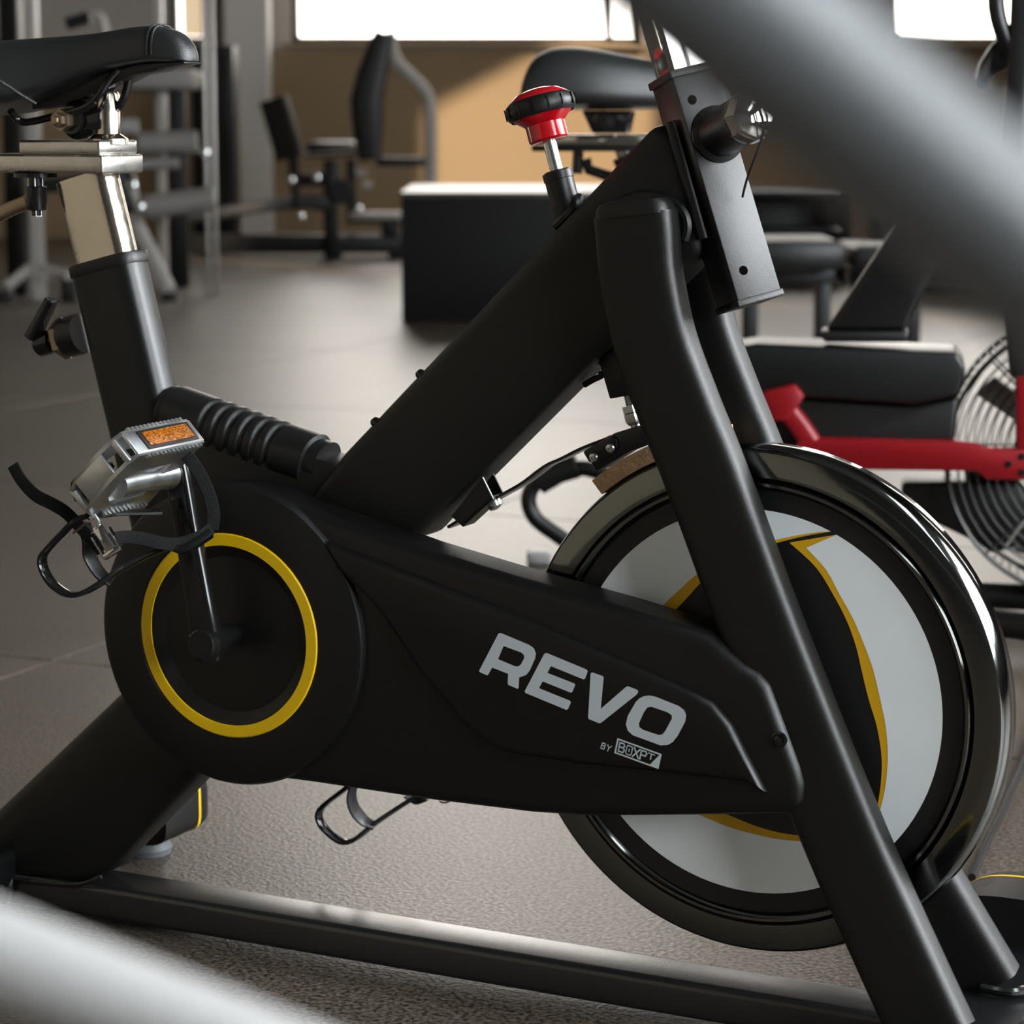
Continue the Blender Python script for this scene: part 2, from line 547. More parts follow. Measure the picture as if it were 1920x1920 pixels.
# --- rear strut (from the crank housing to the rear stabiliser)
p_, v_ = pp([(0-40, 1548), (250, 1272), (430, 1330), (392, 1430), (192, 1640), (150, 1660), (-40, 1652)], -0.03, 0.03)
MB().prism(p_, v_, 0.013, 3).build('rear_strut', 'powder', bike)
# weld at the rear cross tube
MB().sweep(smooth_path([bp(-10, 1620, -0.03), bp(14, 1640, -0.034), bp(16, 1665, -0.034), bp(4, 1688, -0.032)]), 0.012, 0.012, n=10).build('weld_bead', 'gloss', bike)
MB().sweep(smooth_path([bp(20, 1648, -0.033), bp(90, 1656, -0.034), bp(150, 1658, -0.034), bp(190, 1644, -0.03)]), 0.005, 0.005, n=8).build('weld_bead', 'gloss', bike)

# --- seat tube
top, bot = bp(203, 492, 0), bp(300, 905, 0)
bot2 = bot + (bot-top)*0.25
stx = MB().sweep([top, bot2], 0.078, 0.048, n=32, power=3.4)
stx.build('seat_tube', 'powder_smooth', bike)
ax = (top-bot).normalized()
MB().sweep([top-ax*0.008, top-ax*0.006, top+ax*0.002, top+ax*0.004], 0.081, 0.051, n=32, power=3.4, scales=[1, 1.015, 1.015, 0.99]).build('seat_tube_collar', 'rubber', bike)
# --- chrome seat post
p_top = bp(163, 330, 0)
p_in = top - ax*0.05
MB().sweep([p_in, p_top], 0.066, 0.036, n=40, power=3.6).build('seat_post', 'chrome_worn', bike)
# --- slider plates
e_lo = bp(192, 308, -0.036); e_up = bp(186, 276, -0.034)
def slab(xe, zlo, zhi, yw, length, name, m, bev=0.003):
    MB().box((xe-length/2, 0, (zlo+zhi)/2), (length, yw, zhi-zlo), bevel=bev, seg=3).build(name, m, bike)
slab(e_lo.x, bp(100, 325, -0.036).z, bp(100, 290, -0.036).z, 0.072, 0.17, 'slider_rail', 'brushed')
slab(e_up.x, bp(100, 290, -0.034).z, bp(100, 263, -0.034).z, 0.066, 0.10, 'slider_block', 'brushed')
# --- seat clamp: upright pin, clamp and bolt
pin0, pin1 = bp(203, 266, 0), bp(203, 172, 0)
MB().lathe(pin0, (0, 0, 1), [(0, -0.002), (0.021, -0.002), (0.020, 0.003), (0.0125, 0.008), (0.0125, (pin1-pin0).z-0.003), (0.0105, (pin1-pin0).z), (0, (pin1-pin0).z)], 32).build('saddle_pin', 'chrome_worn', bike)
cl = bp(140, 225, -0.012)
cm = MB().lathe(cl, (0, -1, 0), [(0, -0.04), (0.018, -0.04), (0.018, -0.012), (0.0195, -0.01), (0.0195, -0.004), (0.014, 0.0), (0.014, 0.008), (0, 0.008)], 28)
cm.box(cl+V((0.016, 0.012, 0.0)), (0.035, 0.03, 0.02), bevel=0.004)
cm.build('saddle_clamp', 'gloss', bike)
nb = bp(112, 225, -0.03)
MB().lathe(nb, (0, -1, 0), [(0, -0.03), (0.011, -0.03), (0.011, 0.0), (0.0075, 0.0), (0.0075, 0.006), (0.004, 0.007), (0.004, 0.010), (0, 0.010)], 6).build('clamp_bolt', 'brass', bike)

# --- saddle: stations along its length
nose_tip = bp(364, 108, 0)
top_px = [(364, 108), (360, 88), (350, 73), (337, 61), (318, 52), (290, 47), (250, 51), (200, 61), (150, 66), (100, 70), (50, 74), (0, 77), (-50, 82), (-85, 92), (-100, 106)]
bot_px = [(364, 116), (362, 117), (356, 117), (345, 118), (325, 118), (296, 118), (255, 125), (204, 139), (155, 158), (106, 184), (60, 202), (5, 215), (-45, 222), (-80, 215), (-96, 190)]
hw = [0.006, 0.013, 0.0175, 0.0205, 0.0225, 0.0245, 0.027, 0.031, 0.039, 0.053, 0.072, 0.088, 0.097, 0.093, 0.070]
nS = len(hw)
NS = 26
sv, sf = [], []
tops = [bp(*q, 0) for q in top_px]
for i in range(nS):
    t_ = tops[i]
    lo = bp(*bot_px[i], -hw[i]).z
    h = t_.z - lo
    for j in range(NS+1):
        a = PI*j/NS                     # 0: near rim .. pi: far rim
        c_, s_ = math.cos(a), math.sin(a)
        y = -hw[i]*math.copysign(abs(c_)**0.62, c_)
        z = lo + h*abs(s_)**0.75
        if i > 6 and abs(y) < 0.012:
            z -= 0.004*(1-abs(y)/0.012)*min(1, (i-6)/3)
        sv.append(V((t_.x, y, z)))
for i in range(nS-1):
    for j in range(NS):
        a = i*(NS+1)+j
        sf.append((a, a+1, a+NS+2, a+NS+1))
for i in range(nS-1):                   # underside
    a, b = i*(NS+1), i*(NS+1)+NS
    sf.append((a, a+NS+1, b+NS+1, b))
sf.append(tuple(range(NS+1))); sf.append(tuple((nS-1)*(NS+1)+j for j in range(NS, -1, -1)))
saddle = MB().add(sv, sf).build('saddle', 'leather', bike, smooth=60)
md = saddle.modifiers.new('sub', 'SUBSURF'); md.levels = 1; md.render_levels = 2
# seams across the nose and on the flank
def saddle_pt(i, j, out=0.0006):
    k = int(i); fr_ = i-k
    a = sv[k*(NS+1)+j]; b = sv[min(k+1, nS-1)*(NS+1)+j]
    p = a.lerp(b, fr_)
    cen = V((p.x, 0, p.z-0.02))
    return p + (p-cen).normalized()*out
for q, off in ((4.35, 0.0), (4.62, 0.0)):
    MB().tube([saddle_pt(q+0.25*math.sin(PI*j/NS)*0.3, j, 0.0012) for j in range(1, NS)], 0.0011, 6).build('seam', 'leather', saddle)
fk = [(0, 149), (25, 164), (50, 181), (72, 194)]
MB().tube([bp(x, y, -0.083+0.028*k_/3.0) + V((0, -0.004, 0)) for k_, (x, y) in enumerate(fk)], 0.0016, 6).build('seam', 'leather', saddle)
# underside shell and rails
us = [(345, 119), (300, 128), (290, 133), (250, 140), (200, 165), (150, 185), (110, 196), (60, 205), (60, 195), (110, 178), (160, 150), (210, 132), (260, 120), (345, 116)]
p_, v_ = pp(us, -0.015, 0.015)
MB().prism(p_, v_, 0.002).build('saddle_shell', 'rubber', saddle)
for yo, dx in ((-0.022, 0), (0.022, 0)):
    rl = smooth_path([bp(222, 130, yo*0.6), bp(205, 150, yo*0.8), bp(185, 180, yo), bp(168, 197, yo), bp(145, 207, yo), bp(110, 216, yo), bp(70, 226, yo), bp(45, 229, yo), bp(30, 222, yo*1.2), bp(20, 208, yo*1.6)], 5)
    MB().tube(rl, 0.0038, 10).build('saddle_rail', 'gloss', saddle)
rl = smooth_path([bp(246, 128, 0.0), bp(242, 150, 0.0), bp(234, 180, 0.0), bp(224, 198, 0.0), bp(214, 206, 0.0)], 5)
MB().tube(rl, 0.0042, 10).build('saddle_rail', 'gloss', saddle)

# --- slider clamp knob and lever
kb = bp(67, 332, -0.02)
sc_ = 1/1830.0
lv = MB().lathe(kb, (0, 0, -1), [(0, -0.004), (0.022, -0.004), (0.022, 0.0), (0.0085, 0.001), (0.0085, 0.009), (0.011, 0.010), (0.011, 0.024), (0.0095, 0.033), (0.006, 0.034), (0.006, 0.039), (0, 0.039)], 24)
kn = lv.build('slider_clamp', 'gloss', bike)
MB().lathe(kb, (0, 0, -1), [(0, 0.0005), (0.0088, 0.0005), (0.0088, 0.0098), (0, 0.0098)], 6).build('nut', 'steel', kn)
MB().lathe(kb, (0, 0, -1), [(0, 0.0335), (0.0062, 0.0335), (0.0062, 0.0395), (0, 0.0395)], 6).build('nut', 'steel', kn)
MB().sweep([bp(52, 378, -0.02), bp(20, 392, -0.02), bp(-20, 412, -0.02), bp(-60, 425, -0.02)], 0.015, 0.008, n=12, power=3).build('lever', 'brass', kn)

# --- seat height pop pin
pb = bp(155, 625, 0.0); pdir = (bp(60, 650, 0.0)-pb).normalized()
pn = MB().lathe(pb, pdir, [(0, 0), (0.021, 0), (0.021, 0.018), (0.020, 0.022), (0, 0.022)], 28).build('pop_pin_sleeve', 'powder_smooth', bike)
MB().lathe(pb, pdir, [(0, 0.021), (0.0215, 0.021), (0.0215, 0.0285), (0, 0.0285)], 6).build('nut', 'brass', pn)
MB().lathe(pb, pdir, [(0, 0.028), (0.010, 0.028), (0.010, 0.038), (0.0125, 0.039), (0.0125, 0.056), (0.010, 0.059), (0, 0.059)], 24).build('pin_cap', 'gloss', pn)
h0 = bp(62, 632, -0.004); h1 = bp(97, 562, -0.004)
hd = MB()
hd.sweep([h0, h0.lerp(h1, 0.5), h1], 0.011, 0.020, n=16, power=4, scales=[1.15, 1, 0.9])
hd.build('pin_handle', 'gloss', pn)
MB().sweep([h1-(h1-h0)*0.01, h1+(h1-h0).normalized()*0.0012], 0.0075, 0.014, n=16, power=4).build('handle_end_ring', 'steel', pn)

# --- beam and ribbed grip between seat tube and main tube
p_, v_ = pp([(262, 812), (310, 770), (620, 868), (700, 930), (640, 1010), (280, 1010)], -0.026, 0.026)
MB().prism(p_, v_, 0.004).build('lower_beam', 'powder', bike)
g0, g1 = bp(318, 768, 0), bp(612, 872, 0)
gd = (g1-g0)
gp, gs = [], []
N = 120
for k in range(N+1):
    t = k/N
    s_ = 1.0
    for q in range(6):
        c = 0.30+0.083*q
        if abs(t-c) < 0.022:
            s_ -= 0.10*(1-((t-c)/0.022)**2)
    if t < 0.05: s_ = 1.0 if t > 0.035 else 0.93
    if t > 0.93: s_ = 0.86
    gp.append(g0+gd*t); gs.append(s_)
MB().sweep(gp, 0.054, 0.062, n=36, power=2.2, scales=gs).build('ribbed_grip', 'rubber', bike, smooth=50)

# --- main tube
mt = [(1228, 226), (1275, 250), (1322, 480), (1284, 500), (800, 985), (770, 1020), (560, 950), (640, 850)]
p_, v_ = pp(mt, -0.034, 0.034)
main_tube = MB().prism(p_, v_, 0.014, 4).build('main_tube', 'powder', bike)
ta, tb = bp(640, 850, -0.034), bp(1228, 226, -0.034)
tdir = (tb-ta).normalized(); tnor = V((-tdir.z, 0, tdir.x))
for (x, y) in ((778, 702), (694, 793)):
    k = (bp(x, y, -0.034)-ta).dot(tdir)
    q = ta + tdir*k + V((0, 0.010, 0))
    MB().lathe(q, tnor, [(0, -0.006), (0.0050, -0.006), (0.0050, 0.0010), (0.0035, 0.0032), (0, 0.0036)], 14).build('screw', 'gloss', main_tube)

# --- head tube: square tube standing on edge, with caps
ha, hb = bp(1283, 140, 0), bp(1406, 562, 0)
hax = (ha-hb).normalized()
fwd = V((hax.z, 0, -hax.x))               # forward, square to the tube
PH = math.radians(49)
u1 = fwd*math.cos(PH) + Y*math.sin(PH)
u2 = fwd*math.sin(PH) - Y*math.cos(PH)    # normal of the pale front face
def diamond(c, L):
    h = L/2
    return [c+u1*h+u2*h, c-u1*h+u2*h, c-u1*h-u2*h, c+u1*h-u2*h]
LH = 0.044
nearface = bp(1285, 137, -0.02)
hc_ = bp(1280, 141, -0.012)
hb_ = bp(1405, 566, -0.012)
hax = (hc_-hb_).normalized()
head = MB().prism(diamond(hb_, LH), hc_-hb_, 0.0012, 2).build('head_tube', 'powder_smooth', bike)
MB().prism(diamond(hc_-hax*0.004, LH+0.004), hax*0.007, 0.001).build('head_tube_cap', 'rubber', head)
MB().prism(diamond(hb_-hax*0.003, LH+0.003), hax*0.006, 0.001).build('head_tube_cap', 'rubber', head)
MB().prism(diamond(hc_-hax*0.03, 0.0355), hax*0.42, 0.0025, 3).build('handlebar_post', 'chrome', bike)
for (x, y) in ((1298, 187), (1394, 507)):
    d = ray(x, y)
    # dark disc on the pale face stands in for the hole's shade
    Rb = Matrix.Rotation(YAW, 3, 'Z')
    o_l = Rb @ (V((0, 0, HC))-V((0, DB, 0))); d_l = Rb @ d
    fc = hb_ + u2*(LH/2)
    t = (fc-o_l).dot(u2)/d_l.dot(u2)
    q = o_l + d_l*t
    MB().lathe(q-u2*0.001, u2, [(0, 0), (0.0042, 0), (0.0042, 0.0013), (0, 0.0013)], 20).build('hole_shade_disc', 'hole', head)
# weld seam between head tube and main tube
wa, wb = bp(1257, 228, -0.035), bp(1318, 448, -0.035)
MB().sweep([wa, wb], 0.010, 0.006, n=12).build('weld_bead', 'powder_smooth', bike)
# front adjustment knob on the pale face
fc = hb_ + u2*(LH/2)
d = ray(1345, 252); t = (fc-o_l).dot(u2)/(Rb @ d).dot(u2); kq = o_l + (Rb @ d)*t
kd = (u2*0.93 + hax*0.10).normalized()
kd = u2
kc = MB().lathe(kq, kd, [(0, -0.004), (0.026, -0.004), (0.0255, 0.003), (0.0215, 0.007), (0.0215, 0.058), (0.0225, 0.059), (0, 0.059)], 36).build('adjusting_knob_sleeve', 'powder_smooth', bike)
MB().lathe(kq, kd, [(0, 0.058), (0.0225, 0.058), (0.0225, 0.064), (0.019, 0.072), (0.012, 0.076), (0, 0.077)], 8).build('chrome_nut', 'chrome', kc)
MB().tube(smooth_path([kq+kd*0.074, kq+kd*0.083+hax*0.004, kq+kd*0.083-hax*0.012, kq+kd*0.07-hax*0.024, kq+kd*0.03-hax*0.047, kq+kd*0.012-hax*0.060], 6), 0.0011, 6).build('pull_wire', 'wire', kc)

# --- fork legs
near_px = [(1192, 400), (1196, 440), (1203, 520), (1228, 640), (1275, 770), (1327, 900), (1434, 1190), (1568, 1530), (1647, 1712), (1772, 1985)]
def leg_path(ylist):
    return smooth_path([bp(x, y, q) for (x, y), q in zip(near_px, ylist)], 5)
ynear = [-0.052, -0.052, -0.051, -0.050, -0.050, -0.050, -0.050, -0.053, -0.060, -0.078]
path = leg_path(ynear)
path = [q for q in path if q.z > 0.036]
near_leg = MB().sweep(path, 0.074, 0.038, n=56, power=4.6).build('fork_leg', 'powder', bike)
capd = (path[0]-path[3]).normalized()
MB().sweep([path[0]-capd*0.002, path[0]+capd*0.006, path[0]+capd*0.011, path[0]+capd*0.013], 0.070, 0.042, n=48, power=4.2, scales=[1, 0.97, 0.85, 0.5]).build('fork_leg_cap', 'powder', bike)
wring = []
for k in range(23):
    a = -0.15*PI + 1.3*PI*k/22
    s_ = capd.cross(Y)
    wring.append(path[1] - capd*0.012 + V((0, 0.018, 0)) + s_*(-0.041*math.cos(a)) + capd*(0.030*math.sin(a)))
MB().tube(smooth_path(wring, 2), 0.005, 8).build('weld_bead', 'powder_smooth', bike)
far_path = [V((q.x, -q.y, q.z)) for q in path]
MB().sweep(far_path, 0.074, 0.038, n=56, power=4.6).build('fork_leg', 'powder', bike)
fe = far_path[-1]
MB().sweep(smooth_path([fe+V((0.005, -0.025, 0.006)), fe+V((0.028, -0.024, 0.005)), fe+V((0.041, -0.012, 0.005)), fe+V((0.043, 0.008, 0.006))], 4), 0.009, 0.009, n=8).build('weld_bead', 'gloss', bike)

# --- front stabiliser, plate and end caps
xf = fe.x + 0.004
MB().box((xf, 0, 0.039), (0.125, 0.27, 0.006), bevel=0.0025, seg=3).build('fork_plate', 'powder_smooth', bike)
MB().sweep([V((xf+0.004, -0.26, 0.03)), V((xf+0.004, 0.23, 0.03))], 0.034, 0.10, ref=(1, 0, 0), n=24, power=4.5).build('front_stabiliser', 'powder_smooth', bike)
for s_, yy in ((1, 0.20), (-1, -0.26)):
    ec = MB().sweep([V((xf-0.008, yy+s_*d_, 0.050)) for d_ in (0, 0.01, 0.075, 0.100, 0.112)], 0.088, 0.150, ref=(1, 0, 0), n=32, power=3.0, scales=[1, 1, 1, 0.93, 0.75]).build('end_cap', 'rubber', bike)
    MB().sweep([V((xf-0.008, yy+s_*d_, 0.050)) for d_ in (0.070, 0.074)], 0.0888, 0.1508, ref=(1, 0, 0), n=32, power=3.0).build('end_stripe', 'yellow', ec)
    MB().lathe((xf+0.03, yy+s_*0.05, 0.0), (0, 0, 1), [(0, 0), (0.024, 0), (0.024, 0.005), (0.008, 0.010), (0, 0.010)], 24).build('levelling_foot', 'footgrey', bike)

# --- flywheel
FW = V((0.2519, 0, HC-0.5306))
RD = 0.1782
hubw = 0.020
prof = [(0, -hubw+0.004), (1.10*RD, -hubw+0.004), (1.115*RD, -hubw-0.001), (1.125*RD, -hubw-0.0035), (1.14*RD, -hubw-0.0035), (1.15*RD, -hubw), (1.155*RD, -hubw+0.003), (1.165*RD, -hubw),
        (1.29*RD, -hubw), (1.305*RD, -hubw+0.002), (1.315*RD, -hubw+0.007), (1.324*RD, -hubw+0.012), (1.324*RD, hubw-0.008), (1.30*RD, hubw-0.002), (0, hubw)]
fw = MB().lathe(FW, (0, 1, 0), prof, 128).build('flywheel', 'rim', bike, smooth=40)
yd = -hubw+0.0034
def disk(r0, r1, y, name, m):
    mb = MB()
    mb.lathe(FW, (0, 1, 0), [(r0, y), (r1, y)], 96)
    return mb.build(name, m, fw)
disk(0.0001, 1.108*RD, yd, 'black_disc_cover', 'blackprint')
def pol(r, deg, y):
    a = math.radians(deg)
    return V((FW.x + r*RD*math.cos(a), y, FW.z + r*RD*math.sin(a)))
edge = [(0.868, 71.5), (0.815, 62), (0.756, 53.3), (0.718, 43), (0.692, 33.3), (0.681, 22), (0.679, 12.7), (0.69, 4), (0.711, -3.6), (0.749, -14.7), (0.793, -25.2), (0.835, -33.7), (0.90, -43), (0.955, -49), (1.0, -53.6)]
edge_in = [(0.863, 77.6), (0.80, 66), (0.735, 55.5), (0.685, 44), (0.648, 33), (0.622, 22), (0.617, 14), (0.63, 5), (0.665, -4.3), (0.722, -16.5), (0.775, -27), (0.83, -36), (0.90, -44.6), (0.955, -50), (1.0, -53.8)]
def dense(l, n=4):
    q = smooth_path([V((r*math.cos(math.radians(d)), 0, r*math.sin(math.radians(d)))) for r, d in l], n)
    return q
def rot(p, deg, y):
    a = math.radians(deg)
    return V((FW.x + RD*(p.x*math.cos(a)-p.z*math.sin(a)), y, FW.z + RD*(p.x*math.sin(a)+p.z*math.cos(a))))
E1, E0 = dense(edge), dense(edge_in)
arc = [V((math.cos(math.radians(d)), 0, math.sin(math.radians(d)))) for d in [(-53.6 + (64.4+53.6)*k/40) for k in range(41)]]
for k in range(3):
    dg = 120*k
    mb = MB()
    mb.poly([rot(p, dg, yd-0.0006) for p in E1[:-1]] + [rot(p, dg, yd-0.0006) for p in arc])
    mb.build('white_blade_print', 'white', fw, smooth=0)
    mb = MB()
    # yellow border: along the inner edge and across the blunt end
    out = [V((1.0*math.cos(math.radians(64.4)), 0, math.sin(math.radians(64.4))))]
    strip = [rot(p, dg, yd-0.0004) for p in E0] + [rot(p, dg, yd-0.0004) for p in E1[::-1]]
    mb.poly(strip)
    mb.poly([rot(p, dg, yd-0.0004) for p in (E0[0], E1[0], out[0])])
    mb.build('yellow_edge_print', 'yellow2', fw, smooth=0)

# --- chain guard
CR = V((-0.2660, 0, HC-0.5038))           # crank axle
CCx, CCz, CRad = CR.x+0.006, CR.z+0.002, 0.1445
yb0, yb1 = -0.028, -0.078
arcp = []
for k in range(31):
    a = math.radians(68 + (262-68)*k/30)
    arcp.append(V((CCx+CRad*math.cos(a), yb0, CCz+CRad*math.sin(a))))
low = [bp(x, y, -0.066) for x, y in ((600, 1466), (820, 1499), (1000, 1521), (1100, 1528), (1300, 1527), (1490, 1523))]
right = [bp(x, y, -0.072) for x, y in ((1508, 1505), (1510, 1470), (1500, 1435), (1444, 1285), (1425, 1262), (1395, 1245))]
upp = [bp(x, y, yb0) for x, y in ((1365, 1172), (1200, 1122), (1000, 1066), (830, 1015), (690, 965))]
outl = arcp + low + right + upp
outl = [V((q.x, yb0, q.z)) for q in outl]
guard = MB().prism(outl, V((0, yb1-yb0, 0)), 0.012, 4, edges='rim').build('chain_guard', 'guard', bike, smooth=50)
dprof = [(0.150, -0.070), (0.150, -0.079), (0.1475, -0.084), (0.142, -0.0865), (0.1035, -0.0865), (0.1025, -0.0855), (0.088, -0.0855), (0.086, -0.0845), (0.069, -0.072), (0.068, -0.0715), (0.015, -0.0715), (0.014, -0.066), (0, -0.066)]
cov = MB().lathe(V((CR.x, 0, CR.z)), (0, 1, 0), dprof, 96).build('crank_cover', 'guard', guard, smooth=30)
MB().lathe(V((CR.x, 0, CR.z)), (0, 1, 0), [(0.0892, -0.0854), (0.0892, -0.0872), (0.1000, -0.0872), (0.1012, -0.0862), (0.1012, -0.0854)], 96).build('yellow_ring', 'yellow', guard, smooth=30)
plat = [(612, 1012), (973, 1150), (1300, 1293), (1341, 1315), (1375, 1356), (1440, 1484), (1400, 1462), (1238, 1444), (1100, 1430), (963, 1410), (929, 1397), (894, 1370), (860, 1335), (790, 1252), (720, 1146), (640, 1065)]
pl_ = bl(plat, -0.077)
MB().prism(pl_, V((0, -0.010, 0)), 0.008, 4, edges='rim').build('raised_panel', 'guard', guard, smooth=50)
LZ = -0.0876
def lpx(l, y=LZ):
    return [bp(860+x/2.909, 1150+y_/2.909, y) for x, y_ in l]
LET = {
 'R': ([(222, 108), (232, 108), (385, 172), (410, 190), (421, 218), (418, 244), (388, 312), (368, 336), (330, 350), (327, 405), (322, 412), (270, 390), (267, 383), (270, 330), (183, 296), (162, 333), (155, 338), (114, 320), (112, 312), (216, 112)],
       [[(245, 178), (340, 213), (355, 226), (358, 243), (340, 278), (325, 290), (308, 289), (215, 250)]]),
 'E': ([(472, 218), (482, 217), (698, 306), (704, 316), (690, 355), (682, 361), (503, 288), (484, 325), (630, 382), (636, 390), (620, 428), (612, 433), (458, 371), (438, 408), (606, 476), (612, 486), (597, 521), (588, 527), (364, 434), (360, 425), (466, 222)], []),
 'V': ([(724, 323), (732, 323), (785, 342), (791, 350), (775, 521), (912, 402), (924, 398), (975, 417), (980, 428), (972, 442), (778, 596), (768, 600), (710, 577), (706, 568), (720, 330)], []),
 'O': ([(1010, 452), (1040, 448), (1075, 455), (1200, 505), (1230, 528), (1241, 555), (1236, 590), (1195, 668), (1168, 702), (1140, 718), (1100, 720), (950, 665), (922, 640), (912, 605), (922, 560), (965, 485), (985, 464)],
       [[(1030, 513), (1050, 509), (1140, 540), (1162, 556), (1163, 575), (1128, 640), (1112, 660), (1092, 664), (1005, 635), (985, 620), (983, 600), (1010, 540)]]),
}
for ch, (o_, hs) in LET.items():
    MB().poly(lpx(o_), [lpx(h) for h in hs]).build('letter_' + ch.lower(), 'letter', guard, smooth=0)
# small lettering: strokes in a unit box mapped to a slanted frame
def quad_map(c00, c10, c01):
    def f(u, v):
        return (c00[0] + (c10[0]-c00[0])*u + (c01[0]-c00[0])*v, c00[1] + (c10[1]-c00[1])*u + (c01[1]-c00[1])*v)
    return f
def stroke(mb, f, a, b, w, asp=1.0, lay=LZ):
    dx, dy = (b[0]-a[0])*asp, b[1]-a[1]
    l = math.hypot(dx, dy) or 1
    nx, ny = -dy/l*w/2/asp, dx/l*w/2
    ex, ey = dx/l*w/2/asp, dy/l*w/2
    q = [(a[0]-ex+nx, a[1]-ey+ny), (b[0]+ex+nx, b[1]+ey+ny), (b[0]+ex-nx, b[1]+ey-ny), (a[0]-ex-nx, a[1]-ey-ny)]
    k = lpx([f(*p) for p in q], lay)
    mb.add(k, [(0, 1, 2, 3)])
GL = {
 'B': [((0, 0), (0, 1)), ((0, 0), (.7, 0)), ((.7, 0), (.9, .2)), ((.9, .2), (.75, .47)), ((0, .48), (.75, .48)), ((.75, .48), (1, .7)), ((1, .7), (.8, 1)), ((0, 1), (.8, 1))],
 'Y': [((0, 0), (.5, .5)), ((1, 0), (.5, .5)), ((.5, .5), (.5, 1))],
 'O': [((.15, 0), (.85, 0)), ((.85, 0), (1, .2)), ((1, .2), (1, .8)), ((1, .8), (.85, 1)), ((.85, 1), (.15, 1)), ((.15, 1), (0, .8)), ((0, .8), (0, .2)), ((0, .2), (.15, 0)), ((.5, .38), (.5, .62))],
 'X': [((0, 0), (1, 1)), ((1, 0), (0, 1))],
 'P': [((0, 0), (0, 1)), ((0, 0), (.8, 0)), ((.8, 0), (1, .2)), ((1, .2), (.8, .5)), ((.8, .5), (0, .5))],
 'T': [((0, 0), (1, 0)), ((.5, 0), (.5, .85))],
}
mb = MB()
fB = quad_map((785, 706), (835, 726), (774, 734))
for k, ch in enumerate('BY'):
    for a, b in GL[ch]:
        g = lambda u, v, k=k: fB((k*0.58+u*0.40), v)
        stroke(mb, g, a, b, 0.22, 0.9)
mb.build('by_lettering', 'letter', guard, smooth=0)
mb = MB()
fb = quad_map((866, 680), (1108, 768), (848, 762))
inner = [(0.035, 0.10), (0.955, 0.10), (0.80, 0.90), (0.035, 0.90)]
mb.poly(lpx([fb(0, 0), fb(1, 0), fb(1, 1), fb(0, 1)]), [lpx([fb(*q) for q in inner])])
mb.build('logo_frame', 'letter', guard, smooth=0)
mb = MB()
for k, ch in enumerate('BOXPT'):
    wd = 0.125
    for a, b in GL[ch]:
        g = lambda u, v, k=k: fb(0.075+k*0.162+u*wd, 0.22+v*(0.56 if k < 4 else 0.40))
        stroke(mb, g, a, b, 0.17 if ch != 'O' else 0.13, 0.72)
mb.build('logo_lettering', 'letter', guard, smooth=0)
q = bp(1460, 1388, -0.078)
sc = MB().lathe(q, (0, -1, 0), [(0.0075, -0.002), (0.0075, 0.0012), (0.006, 0.0016), (0.0055, 0.0003), (0, 0.0003)], 28).build('screw', 'gloss', guard)
MB().lathe(q, (0, -1, 0), [(0.0042, -0.002), (0.0042, 0.002), (0.003, 0.0026), (0, 0.0026)], 6).build('screw_head', 'gloss', guard)

# --- cranks
def crank(ysgn, e, name='crank_arm'):
    """e: pedal end of the arm, in the arm's plane"""
    a = V((CR.x, ysgn*0.122, CR.z))
    d = (e-a)
    dn = d.normalized()
    pts = [a, a+d*0.25, a+d*0.7, e]
    mb = MB().sweep([a-dn*0.018, a-dn*0.010] + pts + [e+dn*0.012], 0.031, 0.018, n=24, power=3.4, scales=[0.75, 0.98, 1.08, 0.95, 0.84, 0.86, 0.8])
    o = mb.build(name, 'gloss', bike)
    MB().lathe(a, (0, ysgn, 0), [(0, -0.048), (0.011, -0.048), (0.012, -0.012), (0.0185, -0.010), (0.0185, 0.006), (0.015, 0.009), (0.015, 0.0105), (0.0135, 0.012), (0, 0.012)], 36).build('crank_boss', 'gloss', o)
    return o
pe = bp(333, 885, -0.122)
crank(-1, pe)
pe2 = V((2*CR.x-pe.x, 0.122, 2*CR.z-pe.z))
crank(1, pe2)

